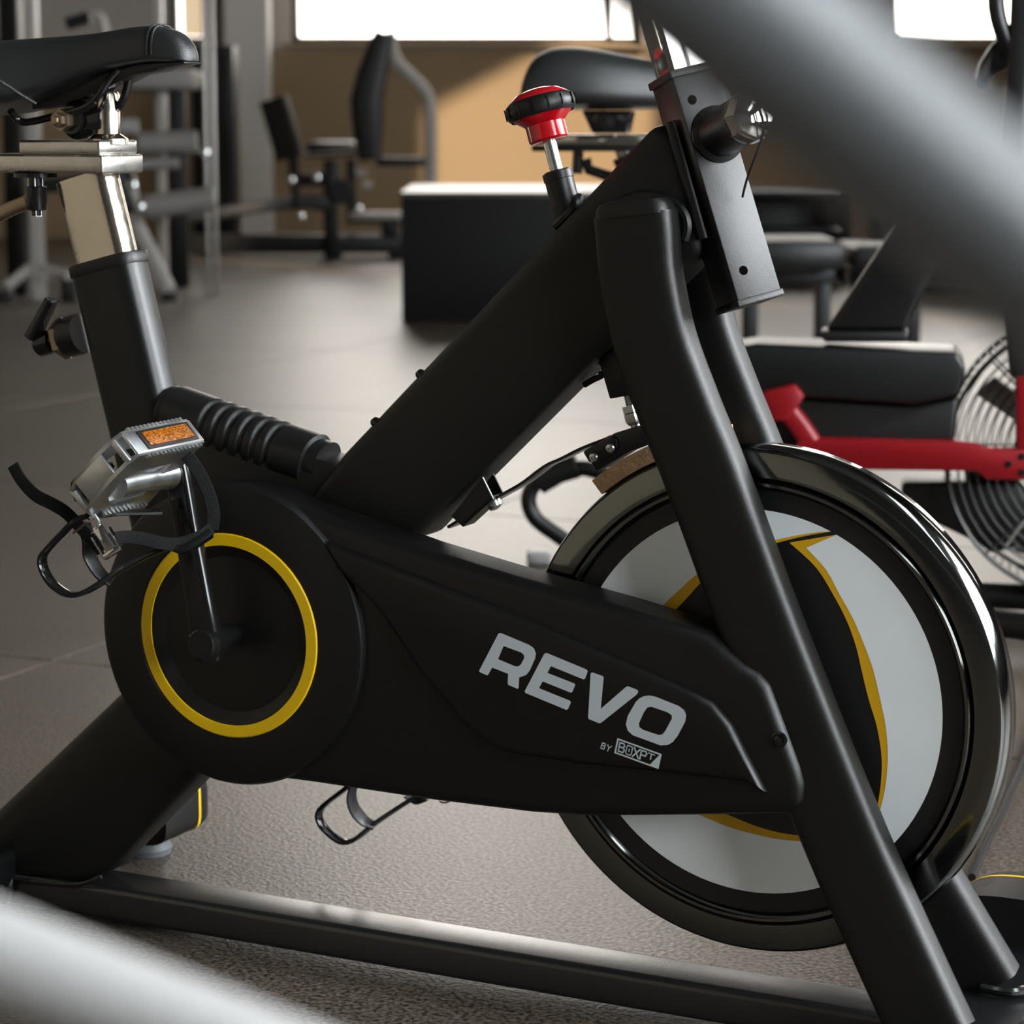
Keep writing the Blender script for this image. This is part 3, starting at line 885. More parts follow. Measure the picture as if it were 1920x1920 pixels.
# --- pedal: F toe direction, T thickness, W lateral (outwards)
def pedal(end, wsgn, Fv, clip, tongue, extras):
    Fv = Fv.normalized()
    Wv = V((0, wsgn, 0))
    Tv = V((-Fv.z, 0, Fv.x))
    def P(f, w, t):
        return end + Fv*(f-0.006) + Wv*(w+0.012) + Tv*(t-0.010)
    mb = MB()
    R_ = Matrix((Fv, Wv, Tv)).transposed()
    if R_.determinant() < 0:
        R_ = Matrix((Fv, Wv, -Tv)).transposed()
    # two serrated side plates joined by end walls
    for t in (-0.0125, 0.0125):
        outline = [(-0.046, 0.002), (0.046, 0.002), (0.047, 0.030)]
        outline += [(0.047, 0.088), (0.038, 0.106), (0.020, 0.116), (-0.012, 0.119), (-0.034, 0.116), (-0.046, 0.108)]
        hole = [(-0.020, 0.030), (0.026, 0.030), (0.030, 0.078), (0.016, 0.096), (-0.008, 0.098), (-0.020, 0.088)]
        for tt in (t-0.002, t+0.002):
            mb.poly([P(f, w, tt) for f, w in outline], [[P(f, w, tt) for f, w in hole]])
        for lp in (outline, hole):
            for k in range(len(lp)):
                a, b = lp[k], lp[(k+1) % len(lp)]
                mb.add([P(*a, t-0.002), P(*b, t-0.002), P(*b, t+0.002), P(*a, t+0.002)], [(0, 1, 2, 3)])
        sg = 1 if t > 0 else -1
        for k in range(14):                       # teeth
            for f in (-0.046, 0.046):
                mb.box(P(f*0.96, 0.010+k*0.0065, t+sg*0.003), (0.004, 0.0035, 0.004), R_)
    mb.box(P(-0.0455, 0.055, 0), (0.003, 0.108, 0.025), R_, 0.001)
    mb.box(P(0.046, 0.05, 0), (0.003, 0.080, 0.012), R_, 0.001)
    mb.box(P(0.0, 0.117, 0), (0.040, 0.004, 0.022), R_, 0.001)
    for f, w in ((-0.036, 0.112), (0.036, 0.104)):
        mb.box(P(f, w, 0), (0.006, 0.006, 0.025), R_, 0.001)
    ped = mb.build('pedal', 'alu', bike, smooth=30)
    MB().lathe(P(0.006, -0.012, 0.010), Wv, [(0, -0.002), (0.008, -0.002), (0.0085, 0.010), (0.0145, 0.016), (0.0125, 0.034), (0.0105, 0.055), (0.0125, 0.082), (0.012, 0.100), (0, 0.100)], 28).build('pedal_barrel', 'alu', ped)
    MB().box(P(-0.0475, 0.050, 0), (0.002, 0.082, 0.021), R_, 0.0006).build('reflector_frame', 'rubber', ped)
    MB().box(P(-0.0487, 0.0505, 0), (0.002, 0.072, 0.0155), R_, 0.0006).build('reflector', 'amber', ped)
    MB().sweep(smooth_path(clip, 5), 0.005, 0.013, ref=(0.45*0, 1, 0), n=12, power=3.5).build('toe_clip', 'gloss', ped)
    if tongue:
        MB().sweep(smooth_path(tongue, 5), 0.004, 0.019, ref=(0, 1, 0), n=12, power=3.5).build('toe_clip_tongue', 'rubber', ped)
    return ped
Fv = V((-0.72, 0, -0.69))
yN = -0.228
clip_px = [(300, 960, -0.150), (210, 962, -0.19), (150, 972, yN), (118, 1000, yN), (88, 1032, yN), (79, 1048, yN), (83, 1070, yN), (100, 1096, yN), (126, 1113, yN), (152, 1113, -0.225), (185, 1096, -0.215), (225, 1069, -0.20), (275, 1042, -0.18), (330, 1020, -0.16), (372, 1008, -0.150)]
clip = [bp(*q) for q in clip_px]
tongue = [bp(*q) for q in ((158, 985, -0.215), (166, 1012, -0.212), (168, 1040, -0.208), (178, 1062, -0.206), (192, 1080, -0.204), (210, 1092, -0.20))]
ped = pedal(pe, -1, Fv, clip, tongue, None)
def strap(name, l, w=0.0125, m='webbing', ref=None):
    MB().sweep(smooth_path([bp(*q) for q in l], 6), 0.0026, w, ref=ref or (0.25, 1, 0.4), n=10, power=4).build(name, m, ped)
strap('strap_tail', [(24, 872, -0.228), (40, 900, -0.228), (66, 928, -0.228), (100, 946, -0.226), (125, 962, -0.225), (150, 988, -0.224), (172, 1012, -0.222), (192, 1034, -0.218)], ref=(1.0, 0.2, 0.9))
strap('strap', [(205, 1012, -0.218), (235, 1007, -0.205), (265, 1010, -0.195), (300, 1018, -0.185), (335, 1020, -0.172), (372, 1008, -0.160), (397, 990, -0.148)], ref=(0.1, 0.25, 1))
strap('strap', [(397, 992, -0.148), (400, 965, -0.146), (393, 930, -0.145), (378, 895, -0.145), (360, 866, -0.147), (344, 848, -0.152)], ref=(1, 0.6, 0.2))
strap('strap', [(203, 866, -0.215), (190, 888, -0.220), (178, 915, -0.222), (174, 945, -0.222), (180, 972, -0.222)], w=0.015, ref=(1, 0.3, -0.2))
bk = MB()
k0, k1 = bp(182, 986, -0.231), bp(210, 1034, -0.229)
bd = (k1-k0)
s_ = bd.normalized().cross(V((0.35, -1, 0.1))).normalized()
n_ = bd.normalized().cross(s_).normalized()
bR = Matrix((bd.normalized(), s_, n_)).transposed()
bk.box((k0+k1)/2, (bd.length, 0.010, 0.003), bR, 0.001)
bk.box(k1+s_*0.000+bd.normalized()*0.001, (0.006, 0.020, 0.009), bR, 0.002)
for o_ in (-0.009, 0.009):
    bk.box(k1-bd.normalized()*0.010+s_*o_, (0.022, 0.0016, 0.009), bR, 0.0005)
bk.build('buckle', 'chrome', ped)
MB().tube(smooth_path([bp(178, 965, -0.230), bp(186, 978, -0.232), bp(180, 992, -0.232), bp(172, 1000, -0.231)], 4), 0.0012, 8).build('buckle_hook', 'steel', ped)
MB().tube([bp(162, 979, -0.232), bp(150, 990, -0.232), bp(137, 1000, -0.232)], 0.0011, 6).build('buckle_hook', 'brass', ped)
MB().lathe(bp(166, 942, -0.228), (0.2, -1, 0.1), [(0, -0.003), (0.0042, -0.003), (0.0042, 0.0), (0.003, 0.002), (0, 0.0025)], 18).build('rivet', 'brass', ped)
MB().sweep(smooth_path([bp(205, 872, -0.215), bp(170, 885, -0.22), bp(150, 905, -0.222), bp(158, 935, -0.222)], 4), 0.004, 0.022, ref=(0.3, 1, 0.2), n=10, power=3).build('toe_clip_tongue', 'rubber', ped)
cb = [bp(*q) for q in ((318, 1022, -0.170), (340, 1030, -0.170), (360, 1024, -0.165), (395, 1000, -0.150))]
MB().sweep(cb, 0.009, 0.013, n=10, power=3).build('strap_keeper', 'gloss', ped)
# far pedal (its toe clip hangs below the guard)
yF = 0.215
clip2 = [bp(*q) for q in ((690, 1440, 0.15), (652, 1475, 0.16), (610, 1508, 0.165), (598, 1525, 0.165), (602, 1544, 0.165), (620, 1564, 0.167), (640, 1577, 0.17), (658, 1577, 0.175), (675, 1567, 0.18), (706, 1542, 0.195), (740, 1519, 0.21), (770, 1500, 0.22), (790, 1490, 0.225))]
tongue2 = [bp(*q) for q in ((668, 1462, 0.17), (660, 1485, 0.17), (660, 1503, 0.172), (668, 1522, 0.178), (683, 1538, 0.186), (700, 1547, 0.192))]
ped = pedal(pe2, 1, V((-0.72, 0, -0.69)), clip2, tongue2, None)
strap('strap_keeper', [(765, 1488, 0.225), (785, 1500, 0.225), (805, 1495, 0.225)], 0.016, 'rubber')
MB().tube(smooth_path([bp(822, 1492, 0.22), bp(826, 1503, 0.22), bp(838, 1504, 0.22), bp(850, 1497, 0.22)], 4), 0.0013, 8).build('buckle_hook', 'brass', ped)

# --- brake: bracket, leaf spring, pad holder, pad, adjuster
yB = -0.018
br = MB()
side = [(846, 968), (905, 894), (925, 935), (868, 988)]
br.prism(bl(side, yB), V((0, 0.002, 0)))
br.prism([q + V((0, 0.022, 0)) for q in bl(side, yB)], V((0, 0.002, 0)))
br.prism(bl([(868, 988), (925, 935), (922, 930), (864, 983)], yB), V((0, 0.024, 0)))
brk = br.build('brake_bracket', 'powder_smooth', bike, smooth=0)
MB().sweep([bp(905, 895, yB), bp(925, 935, yB)], 0.0018, 0.0018, n=8).build('bracket_edge', 'steel', brk)
MB().sweep([bp(925, 935, yB), bp(925, 935, yB)+V((0, 0.023, 0))], 0.0018, 0.0018, n=8).build('bracket_edge', 'steel', brk)
for (x, y) in ((881, 972), (928, 946)):
    q = bp(x, y, 0.0)
    dn = (bp(895, 995, 0)-bp(880, 972, 0)).normalized()
    MB().lathe(q, dn, [(0.008, -0.004), (0.008, 0.0), (0.0068, 0.003), (0.003, 0.0045), (0, 0.0048)], 20).build('screw', 'steel', brk)
MB().sweep(smooth_path([bp(*q, 0.0) for q in ((850, 985), (930, 936), (985, 905), (1030, 872), (1060, 858), (1100, 838), (1150, 818))], 6), 0.0036, 0.026, n=8, power=5).build('leaf_spring', 'gloss', bike)
hp = [bp(*q, -0.016) for q in ((1094, 846), (1152, 812), (1235, 786), (1300, 772), (1300, 800), (1236, 824), (1170, 850), (1118, 884), (1112, 874))]
hold = MB().prism(hp, V((0, 0.032, 0)), 0.0012).build('brake_pad_holder', 'powder_smooth', bike)
hp2 = [bp(*q, -0.0165) for q in ((1095, 847), (1148, 815), (1157, 822), (1160, 838), (1152, 850), (1118, 868), (1106, 866))]
MB().prism(hp2, V((0, -0.0025, 0)), 0.001).build('clamp_plate', 'powder_smooth', hold)
for (x, y) in ((1113, 857), (1144, 840)):
    q = bp(x, y, -0.019)
    sw = MB().lathe(q, (0, -1, 0), [(0.0046, -0.001), (0.0046, 0.0008), (0.0035, 0.0022), (0.0012, 0.0028), (0.0012, 0.0014), (0, 0.0014)], 20).build('screw', 'steel', hold)
rp0, rp1 = 1.328, 1.415
pad = MB()
ang = [math.radians(98 + 32*k/16) for k in range(17)]
pad.prism([V((FW.x+rp0*RD*math.cos(a), -0.015, FW.z+rp0*RD*math.sin(a))) for a in ang] + [V((FW.x+rp1*RD*math.cos(a), -0.015, FW.z+rp1*RD*math.sin(a))) for a in ang[::-1]], V((0, 0.03, 0)))
pad.build('brake_pad', 'felt', bike, smooth=0)
hs = [bp(*q, -0.014) for q in ((1122, 676), (1165, 640), (1215, 735), (1143, 748))]
hsg = MB().prism(hs, V((0, 0.028, 0)), 0.001).build('adjuster_housing', 'powder', bike)
a0, a1 = bp(1178, 738, 0), bp(1193, 800, 0)
ad = (a1-a0).normalized(); L_ = (a1-a0).length
MB().lathe(a0, ad, [(0, 0), (0.005, 0)] + [(0.005 if k % 2 else 0.0042, 0.001+k*0.0008) for k in range(16)] + [(0.005, L_), (0, L_)], 16).build('adjuster_bolt', 'steel', hsg)
MB().lathe(a0, ad, [(0, 0.011), (0.0095, 0.011), (0.0095, 0.0175), (0.008, 0.018), (0.0095, 0.0185), (0.0095, 0.0255), (0.0075, 0.029), (0, 0.030)], 6).build('nut', 'steel', hsg)
MB().tube(smooth_path([bp(1095, 722, 0), bp(1112, 712, 0), bp(1128, 704, 0), bp(1126, 696, 0)], 4), 0.003, 8).build('cable', 'rubber', hsg)
MB().tube(smooth_path([bp(1118, 672, 0), bp(1135, 655, 0), bp(1160, 635, 0)], 4), 0.009, 10).build('boot', 'rubber', hsg)

# --- resistance knob
r0, r1 = bp(1066, 405, 0.0), bp(1012, 195, 0.0)
rd = (r1-r0).normalized()
rl_ = (r1-r0).length
slv = MB().lathe(r0, rd, [(0, -0.01), (0.0135, -0.01), (0.0135, 0.034), (0.0142, 0.0345), (0.0142, 0.0415), (0.012, 0.043), (0, 0.043)], 32).build('knob_sleeve', 'powder_smooth', bike)
MB().lathe(r0, rd, [(0, 0.04), (0.0062, 0.04), (0.0062, 0.078), (0, 0.078)], 24).build('knob_rod', 'steel', slv)
kbz = 0.070
knob = MB().lathe(r0, rd, [(0, kbz+0.004), (0.0165, kbz+0.001), (0.0185, kbz+0.003), (0.0185, kbz+0.017), (0.021, kbz+0.0195), (0.029, kbz+0.026), (0.0305, kbz+0.029), (0.0305, kbz+0.038), (0.028, kbz+0.042), (0.020, kbz+0.0475), (0.010, kbz+0.050), (0, kbz+0.0505)], 48).build('knob_cap', 'red', slv, smooth=40)
bm_ = MB()
bm_.lathe(r0, rd, [(0.0295, kbz+0.0245), (0.0322, kbz+0.0275), (0.0330, kbz+0.033), (0.0322, kbz+0.0385), (0.0285, kbz+0.0415)], 48)
bm_.build('knob_band', 'rubber', slv, smooth=50)
for k in range(14):
    a = 2*PI*k/14
    e1 = rd.cross(Y).normalized(); e2 = rd.cross(e1).normalized()
    c_ = r0 + rd*(kbz+0.033) + (e1*math.cos(a)+e2*math.sin(a))*0.0331
    out_ = (e1*math.cos(a)+e2*math.sin(a))
    tg = rd.cross(out_)
    MB().box(c_, (0.0012, 0.0012, 0.011), Matrix((tg, out_, rd)).transposed()).build('band_rib', 'gloss', slv, smooth=0)
MB().tube(smooth_path([bp(1043, 425, -0.012), bp(1060, 408, -0.016), bp(1078, 388, -0.014), bp(1086, 370, 0.0)], 4), 0.0045, 8).build('weld_bead', 'powder_smooth', slv)

# ================================================================== THE AIR BIKE behind
YA = 4.1
aya = math.radians(9)
ax_x, ax_y = V((math.cos(aya), -math.sin(aya), 0)), V((math.sin(aya), math.cos(aya), 0))
def apt(px, py, yb=0.0):
    """point of the air bike in its lateral plane yb, world space"""
    d = ray(px, py)
    o = V((0, 0, HC))
    n = ax_y
    t = (V((0, YA, 0)) - o + n*yb).dot(n)/d.dot(n)
    return o + d*t
air = empty('air_bike', (apt(1500, 900).x, apt(1500, 900).y, 0))
tag(air, 'black and red fan air bike with chrome saddle slider, behind the spin bike', 'exercise bike')
aloc = air.location.copy()
class AB(MB):
    def build(self, name, m, parent=None, smooth=35, merge=True):
        self.v = [q-aloc for q in self.v]
        return MB.build(self, name, m, parent or air, smooth, merge)
def al(l, yb=0.0):
    return [apt(x, y, yb) for x, y in l]
# saddle
asd = [(988, 190, 205, 0.075), (992, 150, 206, 0.110), (1004, 112, 207, 0.118), (1030, 90, 208, 0.120), (1080, 86, 208, 0.118), (1140, 95, 208, 0.110), (1200, 108, 207, 0.088), (1260, 116, 206, 0.060), (1310, 124, 206, 0.042), (1345, 137, 205, 0.034), (1365, 160, 204, 0.028), (1376, 190, 203, 0.016)]
sv2, sf2 = [], []
for (x, t_, b_, w_) in asd:
    A, Bq = apt(x, t_, 0), apt(x, b_, -w_*0.7)
    h = A.z-Bq.z
    for j in range(19):
        a = PI*j/18
        c_, s_ = math.cos(a), math.sin(a)
        sv2.append(V((A.x, A.y, 0)) + ax_y*(-w_*math.copysign(abs(c_)**0.6, c_)) + V((0, 0, Bq.z + h*abs(s_)**0.6)))
for i in range(len(asd)-1):
    for j in range(18):
        a = i*19+j
        sf2.append((a, a+1, a+20, a+19))
    sf2.append((i*19, (i+1)*19, (i+1)*19+18, i*19+18))
sf2.append(tuple(range(19))); sf2.append(tuple((len(asd)-1)*19+j for j in range(18, -1, -1)))
o = AB().add(sv2, sf2).build('saddle', 'leather', smooth=60)
md = o.modifiers.new('sub', 'SUBSURF'); md.levels = 1; md.render_levels = 2
AB().prism(al([(1090, 207), (1185, 207), (1175, 250), (1110, 250)], -0.03), ax_y*0.06, 0.004).build('saddle_clamp', 'gloss')
AB().lathe(apt(1132, 228, -0.045), -ax_y, [(0, 0), (0.018, 0), (0.018, 0.012), (0.010, 0.014), (0.010, 0.02), (0, 0.02)], 20).build('clamp_bolt', 'gloss')
AB().prism(al([(1040, 252), (1255, 252), (1255, 272), (1040, 272)], -0.035), ax_y*0.07, 0.004).build('slider_block', 'chrome')
AB().prism(al([(996, 272), (1290, 272), (1290, 284), (996, 284)], -0.035), ax_y*0.07, 0.003).build('slider_rail', 'machine_dark')
AB().tube(al([(1084, 284), (1082, 326)]), 0.009).build('slider_screw', 'gloss')
AB().sweep(al([(1098, 298), (1104, 318), (1140, 330), (1190, 345)]), 0.018, 0.014, ref=ax_y, n=10, power=3).build('slider_lever', 'gloss')
AB().sweep([apt(1190, 284), apt(1300, 560), apt(1362, 690)], 0.075, 0.05, ref=ax_y, n=24, power=3.5).build('seat_tube', 'powder')
AB().sweep([apt(1185, 272), apt(1212, 345)], 0.058, 0.038, ref=ax_y, n=24, power=3.5).build('seat_post', 'chrome')
# main beam and shroud
AB().prism(al([(1290, 664), (1420, 645), (1795, 662), (1812, 690), (1800, 742), (1715, 760), (1330, 735)], -0.045), ax_y*0.16, 0.008, 3).build('main_beam', 'powder_smooth')
AB().prism(al([(1330, 735), (1715, 760), (1800, 742), (1790, 830), (1560, 845), (1450, 980), (1330, 930)], -0.03), ax_y*0.12, 0.01, 3).build('drive_shroud', 'guard')
mast = AB().prism(al([(1546, 622), (1672, 432), (1760, 300), (1845, 300), (1700, 622)], -0.035), ax_y*0.07, 0.012, 3).build('console_mast', 'powder_smooth')
AB().prism(al([(1536, 622), (1704, 622), (1700, 642), (1545, 642)], -0.045), ax_y*0.10, 0.006, 3).build('mast_collar', 'rubber')
# fan cage: drum of wires
fc_ = apt(2035, 850, 0.06)
Rf, Wf = 0.222, 0.075
cage = AB()
for y_ in (-Wf, Wf):
    for r_k in [0.06 + 0.0145*k for k in range(12)]:
        ring = [fc_ + ax_y*y_ + ax_x*(r_k*math.cos(a)) + V((0, 0, r_k*math.sin(a))) for a in [2*PI*k/40 for k in range(41)]]
        cage.sweep(ring, 0.003, 0.003, ref=ax_y, n=5, cap=False)
for k in range(96):
    a = 2*PI*k/96
    e_ = ax_x*math.cos(a) + V((0, 0, math.sin(a)))
    cage.sweep([fc_+e_*Rf+ax_y*-Wf, fc_+e_*(Rf+0.006), fc_+e_*Rf+ax_y*Wf], 0.003, 0.003, ref=e_, n=5, cap=False)
    if k % 12 == 0:
        for y_ in (-Wf-0.002, Wf+0.002):
            cage.sweep([fc_+e_*0.05+ax_y*y_, fc_+e_*Rf+ax_y*y_], 0.004, 0.004, ref=ax_y, n=5, cap=False)
for y_ in (-Wf, Wf):
    ring = [fc_ + ax_y*y_ + ax_x*(Rf*math.cos(a)) + V((0, 0, Rf*math.sin(a))) for a in [2*PI*k/64 for k in range(65)]]
    cage.sweep(ring, 0.008, 0.008, ref=ax_y, n=6, cap=False)
cg = cage.build('fan_cage', 'wire', smooth=60, merge=False)
for k in range(8):
    a = 2*PI*k/8+0.2
    e_ = ax_x*math.cos(a) + V((0, 0, math.sin(a)))
    tq = e_.cross(ax_y)
    Rm = Matrix((e_, (ax_y*0.9+tq*0.45).normalized(), e_.cross((ax_y*0.9+tq*0.45).normalized()))).transposed()
    AB().box(fc_+e_*0.12, (0.15, 0.10, 0.004), Rm, 0.001).build('fan_blade', 'machine')
AB().lathe(fc_, ax_y, [(0, -0.08), (0.05, -0.08), (0.05, 0.08), (0, 0.08)], 32).build('fan_hub', 'redpaint')
# red arms
AB().prism(al([(1500, 822), (1790, 829), (1832, 834), (1850, 842), (1960, 842), (1990, 872), (1960, 902), (1850, 900), (1830, 884), (1500, 880), (1480, 850)], -0.06), ax_y*0.045, 0.005, 2).build('red_arm', 'redpaint')
AB().sweep(al([(1462, 752), (1500, 800), (1530, 845)], -0.04), 0.035, 0.04, ref=ax_y, n=16, power=4).build('red_link', 'redpaint')
AB().prism(al([(1430, 735), (1490, 722), (1508, 745), (1476, 790), (1440, 790)], -0.07), ax_y*0.05, 0.004).build('red_bracket', 'redpaint')
AB().prism(al([(1905, 620), (1945, 620), (1945, 842), (1905, 842)], -0.06), ax_y*0.04, 0.004).build('red_fork', 'redpaint')
for (x, y) in ((1891, 870), (1916, 856), (1916, 886)):
    AB().lathe(apt(x, y, -0.06), -ax_y, [(0, -0.002), (0.0055, -0.002), (0.0055, 0.002), (0, 0.003)], 16).build('bolt', 'gloss')
# lower shroud, feet
AB().prism(al([(1690, 905), (1910, 905), (1985, 1000), (1860, 1040), (1835, 1020), (1760, 985), (1690, 960)], 0.02), ax_y*0.08, 0.008).build('lower_shroud', 'guard')
f1 = [fl(1700, 1115), fl(2200, 1170)]
AB().sweep([q+V((0, 0, 0.042)) for q in (fl(1780, 1160), fl(2150, 1175))], 0.045, 0.045, ref=(0, 0, 1), n=20).build('front_stabiliser', 'powder')
AB().sweep([q+V((0, 0, 0.045)) for q in (fl(1780, 1208), fl(2150, 1260))], 0.045, 0.045, ref=(0, 0, 1), n=20).build('front_stabiliser', 'powder')
for q in (fl(1800, 1162), fl(2120, 1175), fl(1800, 1212), fl(2120, 1256)):
    AB().box(q+V((0, 0, 0.011)), (0.05, 0.05, 0.022), bevel=0.004).build('foot_pad', 'rubber')
AB().sweep([fl(1960, 1168)+V((0, 0, 0.05)), apt(1960, 1000, 0.05)], 0.06, 0.05, ref=ax_y, n=16, power=4).build('front_upright', 'powder')
# rear base with carrying handle
AB().tube(smooth_path([apt(1240, 960, 0.25), apt(1195, 918, 0.25), apt(1130, 888, 0.25), apt(1085, 878, 0.25), apt(1030, 892, 0.25), apt(1000, 912, 0.25), apt(991, 940, 0.25), apt(1004, 972, 0.25), apt(1040, 1000, 0.25), apt(1090, 1032, 0.25), apt(1150, 1060, 0.25)], 6), 0.014, 12, ref=ax_y).build('carry_handle', 'powder_smooth')
AB().tube([apt(1010, 906, 0.25), apt(1048, 884, 0.25), apt(1082, 874, 0.25)], 0.021, 16, ref=ax_y).build('handle_grip', 'rubber')
rb = fl(1010, 1056)
AB().box(rb+V((0.0, 0, 0.012)), (0.045, 0.06, 0.022), bevel=0.006).build('foot_cover', M['foreground_white'])
AB().sweep([rb+V((0.10, -0.03, 0.045)), V((rb.x+0.35, rb.y-0.12, 0.06)), V((apt(1362, 720).x, apt(1362, 720).y, 0.10))], 0.05, 0.04, ref=(0, 0, 1), n=16, power=4).build('rear_base', 'powder')
AB().sweep([V((apt(1362, 720).x, apt(1362, 720).y, 0.06)), apt(1362, 700)], 0.07, 0.05, ref=ax_y, n=16, power=4).build('rear_upright', 'powder')
# moving handles top right
AB().tube(smooth_path(al([(1852, -120), (1868, -40), (1868, 10), (1878, 55), (1898, 95), (1925, 140), (1945, 190)], -0.16), 5), 0.013, 14, ref=ax_y).build('handlebar', 'powder_smooth')
AB().prism(al([(1880, 62), (1856, 88), (1836, 120), (1828, 150), (1832, 168), (1850, 168), (1866, 140), (1892, 128), (1905, 100)], -0.12), ax_y*0.05, 0.006, 3).build('handle_bracket', 'gloss')
AB().sweep([apt(1925, -160, -0.16), apt(1912, 130, -0.16), apt(1890, 330, -0.16), apt(1915, 700, -0.12)], 0.036, 0.036, ref=ax_y, n=20, power=4).build('swing_arm', 'powder_smooth')

# ================================================================== BACKGROUND EQUIPMENT
def rect_box(mb, x0, y0, x1, y1, Yd, dep, bevel=0.0):
    a, b = wp(x0, y1, Yd), wp(x1, y0, Yd)
    mb.box(((a.x+b.x)/2, Yd+dep/2, (a.z+b.z)/2), (b.x-a.x, dep, b.z-a.z), bevel=bevel)
    return mb
class OB(MB):
    def __init__(self, root):
        MB.__init__(self); self.root = root
    def build(self, name, m, smooth=35):
        l = self.root.location
        self.v = [q-l for q in self.v]
        return MB.build(self, name, m, self.root, smooth)

# plyo box
a = wp(767, 360, 10.0); b = fl(767, 604)
pbox = empty('plyo_box', (a.x+0.45, b.y+0.5, 0))
tag(pbox, 'black plyometric jump box with paler window-sheen top on the floor', 'box')
yb_ = b.y
bz = wp(767, 360, yb_).z
OB(pbox).box((a.x+0.45, yb_+0.55, bz/2-0.012), (0.98, 1.1, bz-0.024), bevel=0.006).build('box_body', 'box')
OB(pbox).box((a.x+0.45, yb_+0.55, bz-0.012), (0.99, 1.11, 0.024), bevel=0.005).build('box_lid', M['lid'])

# hip machine in the middle distance
YM = 14.6
hip = empty('hip_machine', (wp(630, 470, YM).x, YM, 0))
tag(hip, 'black seated hip machine with tall narrow backrest under the window', 'gym machine')
def tubes(root, name, m, l, r, Yd, ref=(0, 1, 0.01), n=12):
    return OB(root).tube([wp(q[0], q[1], Yd+(q[2] if len(q) > 2 else 0)) for q in l], r, n, ref).build(name, m)
OB(hip).sweep([wp(x, y, YM) for x, y in ((695, 300), (690, 240), (688, 190), (698, 140), (712, 90), (722, 62))], 0.165, 0.09, ref=(0, 1, 0), n=20, power=3.2, scales=[0.8, 1.1, 1.2, 1.08, 0.88, 0.72]).build('backrest', 'pad')
OB(hip).sweep(smooth_path([wp(x, y, YM+0.1) for x, y in ((730, 60), (735, 95), (745, 118), (772, 145), (796, 170), (806, 200), (808, 300), (806, 470))], 4), 0.072, 0.06, n=16, power=3).build('support_frame', 'machine')
rect_box(OB(hip), 575, 265, 665, 290, YM, 0.35, 0.03).build('seat_pad', 'pad')
OB(hip).sweep([wp(575, 292, YM-0.1), wp(700, 284, YM-0.1)], 0.03, 0.04, n=10, power=4).build('seat_frame', 'machine_dark')
OB(hip).sweep([wp(512, 185, YM-0.2), wp(545, 296, YM-0.2)], 0.17, 0.06, ref=(0.35, 1, 0), n=20, power=5).build('knee_pad', 'pad')
OB(hip).tube([wp(548, 285, YM-0.15), wp(552, 330, YM-0.1), wp(556, 380, YM-0.1), wp(620, 388, YM)], 0.032, 10).build('pad_arm', 'machine_dark')
rect_box(OB(hip), 608, 300, 632, 480, YM, 0.1, 0.008).build('seat_post', 'machine_dark')
rect_box(OB(hip), 650, 298, 668, 420, YM+0.1, 0.08, 0.008).build('rear_post', 'machine_dark')
rect_box(OB(hip), 705, 295, 800, 312, YM+0.05, 0.08, 0.01).build('cross_member', 'machine_dark')
rect_box(OB(hip), 560, 325, 640, 350, YM+0.05, 0.1, 0.01).build('cam_housing', 'machine_dark')
OB(hip).lathe(wp(642, 360, YM-0.02), (0, -1, 0), [(0, 0), (0.07, 0), (0.07, 0.03), (0, 0.03)], 24).build('cam_wheel', 'machine_dark')
OB(hip).sweep([wp(350, 408, YM-0.2), wp(500, 385, YM-0.1), wp(612, 375, YM)], 0.075, 0.07, n=12, power=4).build('front_boom', 'machine_dark')
rect_box(OB(hip), 340, 440, 770, 475, YM+0.05, 0.12, 0.01).build('base_rail', 'machine_dark')
rect_box(OB(hip), 655, 398, 765, 412, YM+0.02, 0.12, 0.01).build('foot_rest', 'machine')
rect_box(OB(hip), 660, 408, 760, 420, YM+0.03, 0.10, 0.01).build('foot_rest_bracket', 'machine_dark')
rect_box(OB(hip), 715, 415, 750, 450, YM+0.05, 0.10, 0.01).build('stanchion', 'machine_dark')
for x in (625, 745, 400):
    q = wp(x, 475, YM+0.1)
    OB(hip).box((q.x, YM+0.1, q.z/2), (0.10, 0.14, max(q.z, 0.02)), bevel=0.004).build('base_foot', 'machine_dark')
for (x, y) in ((564, 405), (546, 337), (594, 333), (672, 390)):
    OB(hip).lathe(wp(x, y, YM-0.2), (0, -1, 0), [(0, 0), (0.022, 0), (0.022, 0.02), (0, 0.028)], 14).build('bolt', 'steel')
for (x, y, dx) in ((668, 325, 20), (680, 348, 18)):
    OB(hip).tube([wp(x, y, YM-0.05), wp(x+dx, y, YM-0.05)], 0.022, 12).build('weight_peg', 'machine')

# leg machine at the left
YL = 11.4
lm = empty('leg_machine', (wp(200, 560, YL).x, YL, 0))
tag(lm, 'grey leg curl machine with padded rollers behind the saddle', 'gym machine')
def floor_z(px, Yd, py_top, w, name, m, dep=0.07):
    a = wp(px-w/2, py_top, Yd); b = wp(px+w/2, py_top, Yd)
    OB(lm).box(((a.x+b.x)/2, Yd, a.z/2), (b.x-a.x, dep, a.z), bevel=0.008).build(name, m)
floor_z(55, YL, -60, 24, 'upright', 'machine', 0.08)
floor_z(24, YL+0.5, -60, 36, 'weight_stack_cover', 'machine_dark', 0.3)
floor_z(380, YL+0.3, -60, 8, 'guide_rod', 'rod', 0.02)
floor_z(395, YL+0.3, -60, 9, 'guide_rod', 'rod', 0.02)
floor_z(295, YL+0.35, -60, 16, 'upright', 'machine', 0.08)
floor_z(320, YL+0.9, 150, 56, 'side_panel', 'machine_dark', 0.05)
OB(lm).tube([wp(275, 388, YL-0.1), wp(402, 372, YL-0.1)], 0.055, 20).build('foam_roller', 'padgrey')
